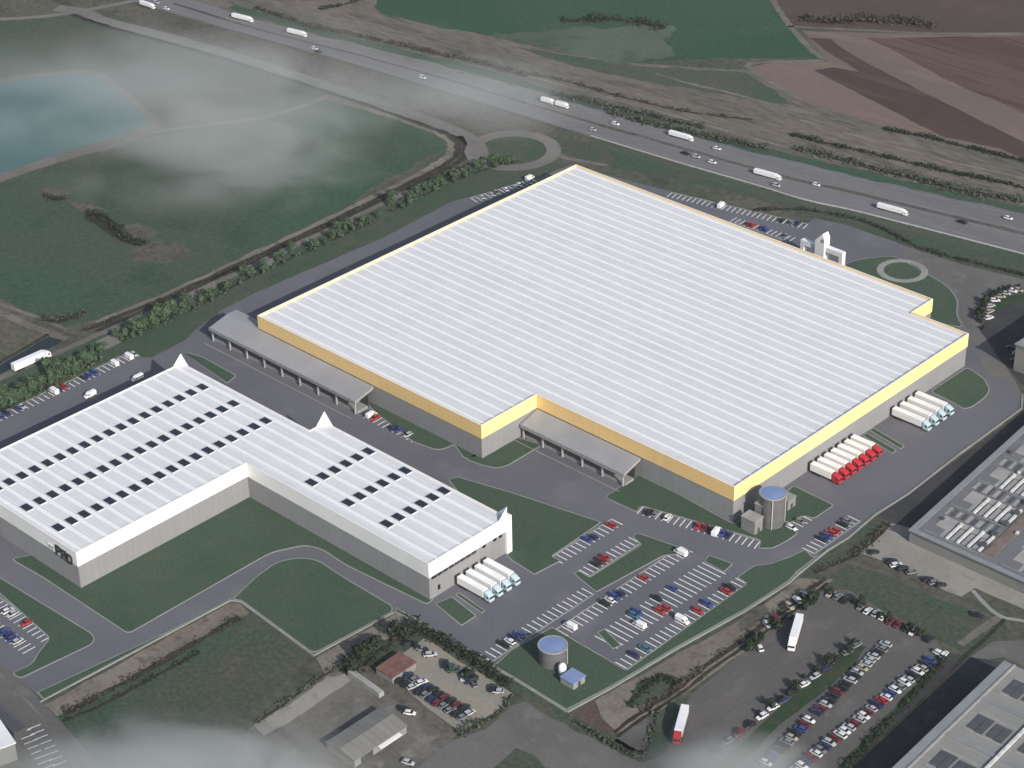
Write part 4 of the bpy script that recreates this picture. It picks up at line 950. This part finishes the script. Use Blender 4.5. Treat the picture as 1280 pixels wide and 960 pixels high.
# ------------------------------------------------------------------ trees and shrubs
def crown_mesh(name, r, h0, h1, n, leaf, mat, seed, lobes=7):
    rnd = random.Random(seed); mb = MB(); L = []
    for i in range(lobes):
        a = rnd.uniform(0, 6.28); d = rnd.uniform(.1, .62)*r
        L.append((Vector((d*math.cos(a), d*math.sin(a), h0+(h1-h0)*rnd.uniform(.25, .8))), r*rnd.uniform(.35, .62)))
    for i in range(n):
        c_, rr = rnd.choice(L); v = Vector((rnd.gauss(0, 1), rnd.gauss(0, 1), rnd.gauss(0, .85))).normalized()*rr*rnd.uniform(.55, 1.12)
        p = c_+v
        if p.z < h0*.6: p.z = h0*.6+rnd.random()*.3
        nn = (v.normalized()+Vector((rnd.gauss(0, .5), rnd.gauss(0, .5), rnd.gauss(0, .5)+.35))).normalized()
        t = nn.orthogonal().normalized(); t.rotate(Matrix.Rotation(rnd.uniform(0, 6.28), 3, nn)); bvec = nn.cross(t); s = leaf*rnd.uniform(.6, 1.35)
        mb.poly([p-t*s-bvec*s*.5, p+t*s*.3-bvec*s*.7, p+t*s+bvec*s*.2, p-t*s*.2+bvec*s*.75])
    return mb.mesh(name, [mat])
def trunk_mesh(h, r, seed):
    rnd = random.Random(seed); mb = MB()
    mb.lathe((0, 0, 0), [(r*1.3, 0), (r, h*.2), (r*.75, h*.6), (r*.35, h)], 7)
    for i in range(4):
        a = i*1.57+rnd.random(); z = h*rnd.uniform(.4, .7); e = Vector((math.cos(a)*h*.35, math.sin(a)*h*.35, z+h*.3)); b0 = Vector((0, 0, z))
        d = e-b0; s1 = d.orthogonal().normalized(); s2 = d.normalized().cross(s1); k = r*.4
        mb.loft([[b0+s1*k, b0+s2*k, b0-s1*k, b0-s2*k], [e+s1*k*.3, e+s2*k*.3, e-s1*k*.3, e-s2*k*.3]])
    return mb.mesh('trunk', [M['bark']])
TR = [(crown_mesh('crown', rnd_r, .7, hh, 420, .42, M['leaf'], 20+i), trunk_mesh(hh*.75, .18, i)) for i, (rnd_r, hh) in enumerate(((2.6, 5.4), (2.2, 4.6), (3.0, 6.2), (2.4, 5.8), (1.9, 4.0)))]
DT = [(crown_mesh('crown', rr, .4, hh, 320, .38, M['leafdark'], 60+i), trunk_mesh(hh*.7, .16, i+9)) for i, (rr, hh) in enumerate(((1.9, 3.6), (2.3, 4.4), (1.6, 3.0)))]
def tree(kind, x, y, label, group, rnd, s=1.0):
    cm, tm = rnd.choice(TR if kind == 'green' else DT)
    o = bpy.data.objects.new('tree' if kind == 'green' else 'dark_tree', tm); COL.objects.link(o)
    c_ = bpy.data.objects.new('crown', cm); COL.objects.link(c_); c_.parent = o
    o.location = (x, y, 0); o.rotation_euler = (0, 0, rnd.uniform(0, 6.28)); k = s*rnd.choice((.55, .75, .9, 1.0, 1.1, 1.3))*rnd.uniform(.9, 1.1); o.scale = (k, k, k*rnd.uniform(.9, 1.15))
    tag(o, label, 'tree', group)
rnd = random.Random(5); k = 0
def tree_row(path, n, spread, where, group, s=1.0, kind='green'):
    P = [Vector(p[:2]) for p in W(path)]; seg = [(P[i+1]-P[i]).length for i in range(len(P)-1)]; T = sum(seg); ts = sorted(rnd.random()*.6/n+i/n for i in range(n))
    for k, t in enumerate(ts):
        d = t*T; i = 0
        while i < len(seg)-1 and d > seg[i]: d -= seg[i]; i += 1
        p = P[i].lerp(P[i+1], d/seg[i]) + Vector((rnd.uniform(-spread, spread), rnd.uniform(-spread, spread)))
        tree(kind, p.x, p.y, '%s %s' % (('green bushy tree, ' if kind == 'green' else 'small dark tree, ')+ORD[k], where), group, rnd, s)
tree_row([(-20, 522), (0, 508), (60, 478), (122, 445)], 66, 4.6, 'from the near end of the thick clump by the west bays', 'trees in the clump by the west bays', 1.0)
tree_row([(152, 424), (185, 408), (218, 392), (240, 383)], 36, 2.8, 'from the near end of the middle clump along the west road', 'trees in the middle clump along the west road', 1.0)
tree_row([(244, 384), (300, 352), (330, 338), (372, 318), (430, 292), (470, 275)], 40, 3.4, 'from the near end of the loose row left of the warehouse', 'trees of the loose row left of the warehouse', .85)
tree_row([(490, 262), (540, 238), (580, 220), (625, 205), (648, 200)], 40, 3.8, 'from the near end of the row towards the roundabout', 'trees towards the roundabout', .85)
tree_row([(1228, 412), (1225, 400), (1226, 390), (1234, 378), (1246, 369), (1262, 362), (1276, 359)], 15, .8, 'from the near end of the round hedge arc', 'trees of the round hedge arc', .95, 'dark')
tree_row([(1036, 741), (1070, 752), (1110, 778), (1170, 804)], 7, .8, 'from the left among cars under the grass slope', 'trees under the grass slope', .8, 'dark')
tree_row([(950, 806), (930, 822), (958, 800), (1018, 754), (1034, 742)], 7, 1.0, 'along the rutted track beside the old car park', 'trees by the rutted track', 1.0, 'dark')
tree_row([(945, 900), (985, 868), (1025, 835), (1075, 800)], 11, 1.0, 'from the near end of the median left edge', 'trees on the median', .75, 'dark')
tree_row([(440, 838), (466, 818), (500, 796), (524, 788)], 11, 1.6, 'from the near end of the scrapyard upper hedge', 'trees in the scrapyard upper hedge', 1.35, 'dark')
tree_row([(580, 842), (592, 858)], 4, 1.2, 'in the tangle among the scattered scrap cars', 'trees in the scrapyard', .7, 'dark')

def hedge(path, w, h, dens, mat, label, leaf=.45, gaps=.25, seed=0, px=True, cat='hedge', name='hedgerow'):
    """one continuous hedge or scrub line: uneven clumps of leaves on stems"""
    rnd = random.Random(seed); P = catmull(W(path) if px else path, 8); mb = MB(); s0 = rnd.random()*40
    for i in range(len(P)-1):
        a, b = P[i], P[i+1]; ln = (b-a).length; t = (b-a).normalized() if ln else Vector((1, 0)); n = Vector((-t.y, t.x))
        for _ in range(max(1, int(ln*dens))):
            f = rnd.random(); p = a.lerp(b, f); k = noise.noise(Vector((p.x*.11+s0, p.y*.11, s0)))+.5*noise.noise(Vector((p.x*.35, p.y*.35, s0)))
            if k < -.5+gaps*1.6 and rnd.random() < .82: continue
            hh = h*(.45+.9*max(0, k+.35)); o_ = rnd.gauss(0, .36)*w
            q = Vector((p.x+n.x*o_, p.y+n.y*o_, max(.08, hh*(1-min(1, abs(o_/w))**2)*rnd.uniform(.15, 1.0))))
            nn = Vector((rnd.gauss(0, .6), rnd.gauss(0, .6), 1)).normalized(); u = nn.orthogonal().normalized(); u.rotate(Matrix.Rotation(rnd.uniform(0, 6.28), 3, nn)); v = nn.cross(u); s = leaf*rnd.uniform(.6, 1.4)
            mb.poly([q-u*s-v*s*.5, q+u*s*.3-v*s*.7, q+u*s+v*s*.2, q-u*s*.2+v*s*.75])
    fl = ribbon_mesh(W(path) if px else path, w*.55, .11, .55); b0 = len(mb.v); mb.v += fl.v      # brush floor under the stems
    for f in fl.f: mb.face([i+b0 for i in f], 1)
    return tag(mb.build(name, [M[mat], M['ditch']]), label, cat)
hedge([(-20, 526), (0, 512), (60, 482), (124, 448)], 6.0, 2.6, 14, 'leaf', 'green undergrowth below the clump by the west bays', gaps=-.2, seed=31, leaf=.5, cat='undergrowth', name='undergrowth')
hedge([(150, 426), (185, 410), (218, 394), (242, 384)], 4.5, 2.4, 13, 'leaf', 'green undergrowth below the middle clump on the west road', gaps=-.2, seed=32, leaf=.5, cat='undergrowth', name='undergrowth')
hedge([(244, 385), (300, 353), (330, 339), (372, 319), (430, 293), (470, 276)], 3.0, 1.3, 5, 'leaf', 'patchy green undergrowth of the loose row left of the warehouse', gaps=.12, seed=33, leaf=.5, cat='undergrowth', name='undergrowth')
hedge([(485, 265), (540, 239), (580, 221), (625, 206), (650, 201)], 3.2, 1.3, 5, 'leaf', 'patchy green undergrowth towards the roundabout', gaps=.1, seed=34, leaf=.5, cat='undergrowth', name='undergrowth')
hedge([(760, 140), (800, 152), (860, 165), (920, 178), (960, 187)], 4.5, 2.6, 12, 'leafgrey', 'dark scrub hedge on the far motorway bank above the warehouse', gaps=.05, seed=1, leaf=.6)
hedge([(690, 118), (740, 128), (800, 142), (880, 160)], 5.5, 2.4, 9, 'leafgrey', 'grey green scrub line behind the close pair of trucks', gaps=.1, seed=2, leaf=.6)
hedge([(990, 169), (1050, 183), (1110, 197), (1180, 214), (1240, 226), (1300, 240)], 2.8, 2.2, 11, 'leafdark', 'long thin dark hedge below the stubble field at right', gaps=.15, seed=3, leaf=.6)
hedge([(995, 186), (1040, 196), (1090, 210), (1140, 222), (1200, 238), (1280, 252)], 6.5, 2.8, 11, 'leafgrey', 'broad grey scrub bank above the right end of the motorway', gaps=.08, seed=4, leaf=.6)
hedge([(1105, 162), (1150, 170), (1180, 177), (1240, 192), (1300, 206)], 2.6, 2.0, 11, 'leafdark', 'dark hedge edging the ploughed field at right', gaps=.15, seed=5, leaf=.6)
hedge([(1000, 24), (1040, 28), (1090, 26), (1140, 29), (1170, 34)], 7, 4.5, 14, 'leafbrown', 'purple brown thicket between the top right fields', gaps=.05, seed=6, leaf=.8)
hedge([(320, 10), (360, 24), (400, 36), (460, 48), (540, 66), (620, 84), (660, 96)], 4.0, 2.4, 11, 'leafbrown', 'brown scrub line above the left part of the motorway', gaps=.15, seed=7, leaf=.6)
hedge([(700, 26), (760, 24), (800, 28), (830, 36)], 9, 3.0, 8, 'leafdark', 'dark copse patch in the middle of the top green field', gaps=.3, seed=8, leaf=.8)
hedge([(400, 12), (430, 6), (455, -2)], 2.5, 2.5, 8, 'leafdark', 'short dark hedge by the track at the top left of the crop field', gaps=.1, seed=9, leaf=.6)
hedge([(600, 80), (640, 90), (700, 100), (780, 122), (860, 140), (940, 150)], 2.4, 1.6, 9, 'leafbrown', 'faint brown hedge along the field path above the motorway', gaps=.4, seed=10, leaf=.5)
hedge([(108, 270), (124, 270), (146, 286), (156, 298), (182, 306)], 4.5, 3.0, 12, 'leafdark', 'dark thicket in the wet hollow of the big meadow', gaps=.05, seed=11, leaf=.6)
hedge([(55, 244), (70, 250), (84, 248)], 3.0, 2.0, 8, 'leafdark', 'small dark thicket at the left of the big meadow', gaps=.1, seed=12, leaf=.6)
hedge([(50, 397), (70, 402), (90, 397), (108, 390)], 6, 2.2, 6, 'leafgrey', 'grey green thicket at the low corner of the big meadow', gaps=.2, seed=13, leaf=.6)
hedge([(80, 892), (120, 872), (180, 840), (240, 806), (300, 772)], 4.5, 1.2, 9, 'leafbrown', 'band of brown weeds along the bare strip', gaps=.3, seed=14, leaf=.4)
hedge([(78, 902), (130, 880), (190, 848), (250, 815)], 2.5, 1.0, 7, 'leafdark', 'thin dark weed line at the edge of the weedy field', gaps=.35, seed=15, leaf=.4)
hedge([(430, 842), (462, 820), (500, 794), (524, 784)], 6.5, 4.2, 24, 'leafdark', 'thick dark hedge on the upper left side of the scrapyard', gaps=.05, seed=16, leaf=.5)
hedge([(524, 786), (560, 806), (600, 832), (636, 858)], 3.8, 3.2, 20, 'leafdark', 'dark hedge between the scrapyard and the plot boundary', gaps=.08, seed=17, leaf=.5)
hedge([(640, 868), (624, 890), (598, 906), (572, 920)], 2.6, 2.4, 10, 'leafgrey', 'grey green hedge on the road side of the scrapyard', gaps=.2, seed=18, leaf=.5)
hedge([(786, 884), (800, 866), (822, 850), (850, 856)], 3.0, 2.4, 12, 'leafdark', 'dark thicket round the scrub patch by the rutted track', gaps=.1, seed=19, leaf=.5)
hedge([(800, 890), (850, 858), (890, 826), (940, 790), (1000, 744), (1032, 724)], 2.2, 1.4, 8, 'leafbrown', 'brown scrub along the rutted track', gaps=.35, seed=20, leaf=.45)
hedge([(820, 890), (812, 925), (800, 946), (770, 934), (715, 900)], 2.0, 1.6, 8, 'leafgrey', 'low scrub round the paved triangle', gaps=.2, seed=21, leaf=.45)
hedge([(1182, 824), (1140, 872), (1090, 925), (1055, 965)], 1.8, 1.8, 12, 'leafdark', 'narrow dark hedge between the old car park and the beige hall', gaps=.05, seed=22, leaf=.45)
hedge([(1018, 716), (1050, 702), (1075, 690), (1112, 656)], 2.5, 2.0, 10, 'leafbrown', 'brown hedge from the concrete apron down to the boundary wall', gaps=.15, seed=23, leaf=.45)
hedge([(100, 414), (200, 376), (300, 331), (400, 285), (500, 237), (560, 206)], 1.6, 1.2, 5, 'leafbrown', 'low brown growth along the meadow ditch', gaps=.35, seed=24, leaf=.45)
hedge([(940, 264), (1000, 262), (1060, 272), (1100, 285), (1150, 310), (1220, 330), (1290, 346)], 2.2, 1.6, 7, 'leafdark', 'dark scrub between the back bays and the motorway', gaps=.3, seed=25, leaf=.5)
hedge([(320, 905), (410, 842), (432, 838)], 1.6, 1.6, 7, 'leafgrey', 'thin hedge on the upper side of the stained yard', gaps=.25, seed=26, leaf=.45)

# ------------------------------------------------------------------ air
def volbox(name, x0, x1, y0, y1, z0, z1):
    mb = MB(); mb.box(x0, x1, y0, y1, z0, z1); m = bpy.data.materials.new(name+'_air'); m.use_nodes = True
    nt = m.node_tree; nt.nodes.remove(nt.nodes['Principled BSDF']); v = nt.nodes.new('ShaderNodeVolumePrincipled')
    nt.links.new(v.outputs['Volume'], nt.nodes['Material Output'].inputs['Volume'])
    return mb, m, nt, v
mb, m, nt, v = volbox('haze', -4600, 4600, -3600, 5600, -1.5, 452)
v.inputs['Color'].default_value = (.90, .92, .92, 1); v.inputs['Density'].default_value = .00003; v.inputs['Anisotropy'].default_value = .0
struct(mb.build('haze', m), 'thin pale haze filling the air over the whole scene', 'haze', 'stuff')

def mist(px, py, dx, dy, z0, z1, tau, label, scale, thr, seed, soft):
    """a drifting bank of low cloud: soft edged, broken up by turbulence"""
    zc = (z0+z1)/2; c = at(px, py, zc); hx = (at(px+dx, py, zc)-c).length; hy = (at(px, py+dy, zc)-c).length
    mb, m, nt, v = volbox('mist_bank', -hx, hx, -hy, hy, -(z1-z0)/2, (z1-z0)/2)
    N, L = nt.nodes, nt.links
    tc = N.new('ShaderNodeTexCoord'); g = N.new('ShaderNodeVectorMath'); g.operation = 'MULTIPLY_ADD'
    g.inputs[1].default_value = (2, 2, 2); g.inputs[2].default_value = (-1, -1, -1); L.new(tc.outputs['Generated'], g.inputs[0])
    ln = N.new('ShaderNodeVectorMath'); ln.operation = 'LENGTH'; L.new(g.outputs['Vector'], ln.inputs[0])
    fo = N.new('ShaderNodeMapRange'); fo.interpolation_type = 'SMOOTHSTEP'
    for k_, q in (('From Min', 1.0), ('From Max', .15), ('To Min', 0), ('To Max', 1)): fo.inputs[k_].default_value = q
    L.new(ln.outputs['Value'], fo.inputs['Value'])
    n = N.new('ShaderNodeTexNoise'); n.noise_dimensions = '4D'; n.inputs['W'].default_value = seed; n.inputs['Scale'].default_value = scale; n.inputs['Detail'].default_value = 7; n.inputs['Roughness'].default_value = .58; n.inputs['Distortion'].default_value = 1.4
    mp = N.new('ShaderNodeMapping'); mp.inputs['Scale'].default_value = (.7, 1.15, 1.0); L.new(tc.outputs['Object'], mp.inputs['Vector']); L.new(mp.outputs['Vector'], n.inputs['Vector'])
    # the cloud thins where the turbulence drops below a level that rises towards its rim
    ad = N.new('ShaderNodeMath'); ad.operation = 'MULTIPLY_ADD'; L.new(fo.outputs['Result'], ad.inputs[0]); ad.inputs[1].default_value = .32; L.new(n.outputs['Fac'], ad.inputs[2])
    r = N.new('ShaderNodeMapRange'); r.interpolation_type = 'SMOOTHSTEP'
    for k_, q in (('From Min', thr), ('From Max', thr+soft), ('To Min', 0), ('To Max', 1)): r.inputs[k_].default_value = q
    L.new(ad.outputs[0], r.inputs['Value'])
    mu = N.new('ShaderNodeMath'); mu.operation = 'MULTIPLY'; L.new(r.outputs['Result'], mu.inputs[0]); L.new(fo.outputs['Result'], mu.inputs[1])
    m2 = N.new('ShaderNodeMath'); m2.operation = 'MULTIPLY'; L.new(mu.outputs[0], m2.inputs[0]); m2.inputs[1].default_value = tau/((z1-z0)/math.sin(PITCH)*.6)
    L.new(m2.outputs[0], v.inputs['Density']); v.inputs['Color'].default_value = (.95, .985, .975, 1)
    o = mb.build('mist_bank', m, loc=c); o.rotation_euler = (0, 0, YAW-math.pi/2)
    return struct(o, label, 'mist', 'stuff')
mist(250, 108, 520, 140, 4, 26, .62, 'thin broken mist drifting over the pond and the far meadows', .014, .44, 1.3, .46)
mist(290, 190, 300, 120, 27, 44, .50, 'mist wisps drifting across the big meadow', .020, .53, 4.1, .30)
mist(590, 120, 260, 80, 4, 24, .52, 'pale mist veil over the motorway bend', .013, .46, 7.7, .46)
mist(225, 978, 360, 112, 3, 24, 2.0, 'dense pale low cloud along the bottom left edge', .028, .46, 2.9, .24)
mist(910, 962, 165, 62, 3, 18, 1.4, 'small pale cloud over the near end of the old car park', .036, .42, 5.5, .30)

# ------------------------------------------------------------------ light
SUN_AZ, SUN_EL = R(-16), R(29)
sd = Vector((math.cos(SUN_EL)*math.cos(SUN_AZ), math.cos(SUN_EL)*math.sin(SUN_AZ), math.sin(SUN_EL)))
ld = bpy.data.lights.new('sun', 'SUN'); ld.energy = 4.0; ld.angle = R(.6); ld.color = (1.0, .955, .89)
lo = bpy.data.objects.new('sun', ld); COL.objects.link(lo); lo.rotation_euler = (-sd).to_track_quat('-Z', 'Y').to_euler()
w = bpy.data.worlds.new('World'); scene.world = w; w.use_nodes = True
nt = w.node_tree; bg = nt.nodes['Background']; sk = nt.nodes.new('ShaderNodeTexSky'); sk.sky_type = 'NISHITA'; sk.sun_disc = False
sk.sun_elevation = SUN_EL; sk.sun_rotation = math.pi/2-SUN_AZ; sk.dust_density = 2.0; sk.air_density = 1.0
nt.links.new(sk.outputs['Color'], bg.inputs['Color']); bg.inputs['Strength'].default_value = .12

scene.view_settings.view_transform = 'Standard'; scene.view_settings.look = 'None'
scene.view_settings.exposure = 0.0; scene.view_settings.gamma = 1.0; scene.view_settings.use_curve_mapping = False
cy = scene.cycles
cy.use_denoising = True; cy.max_bounces = 5; cy.diffuse_bounces = 2; cy.glossy_bounces = 2; cy.volume_bounces = 1; cy.transmission_bounces = 2
cy.use_adaptive_sampling = False; cy.sample_clamp_indirect = 5.0
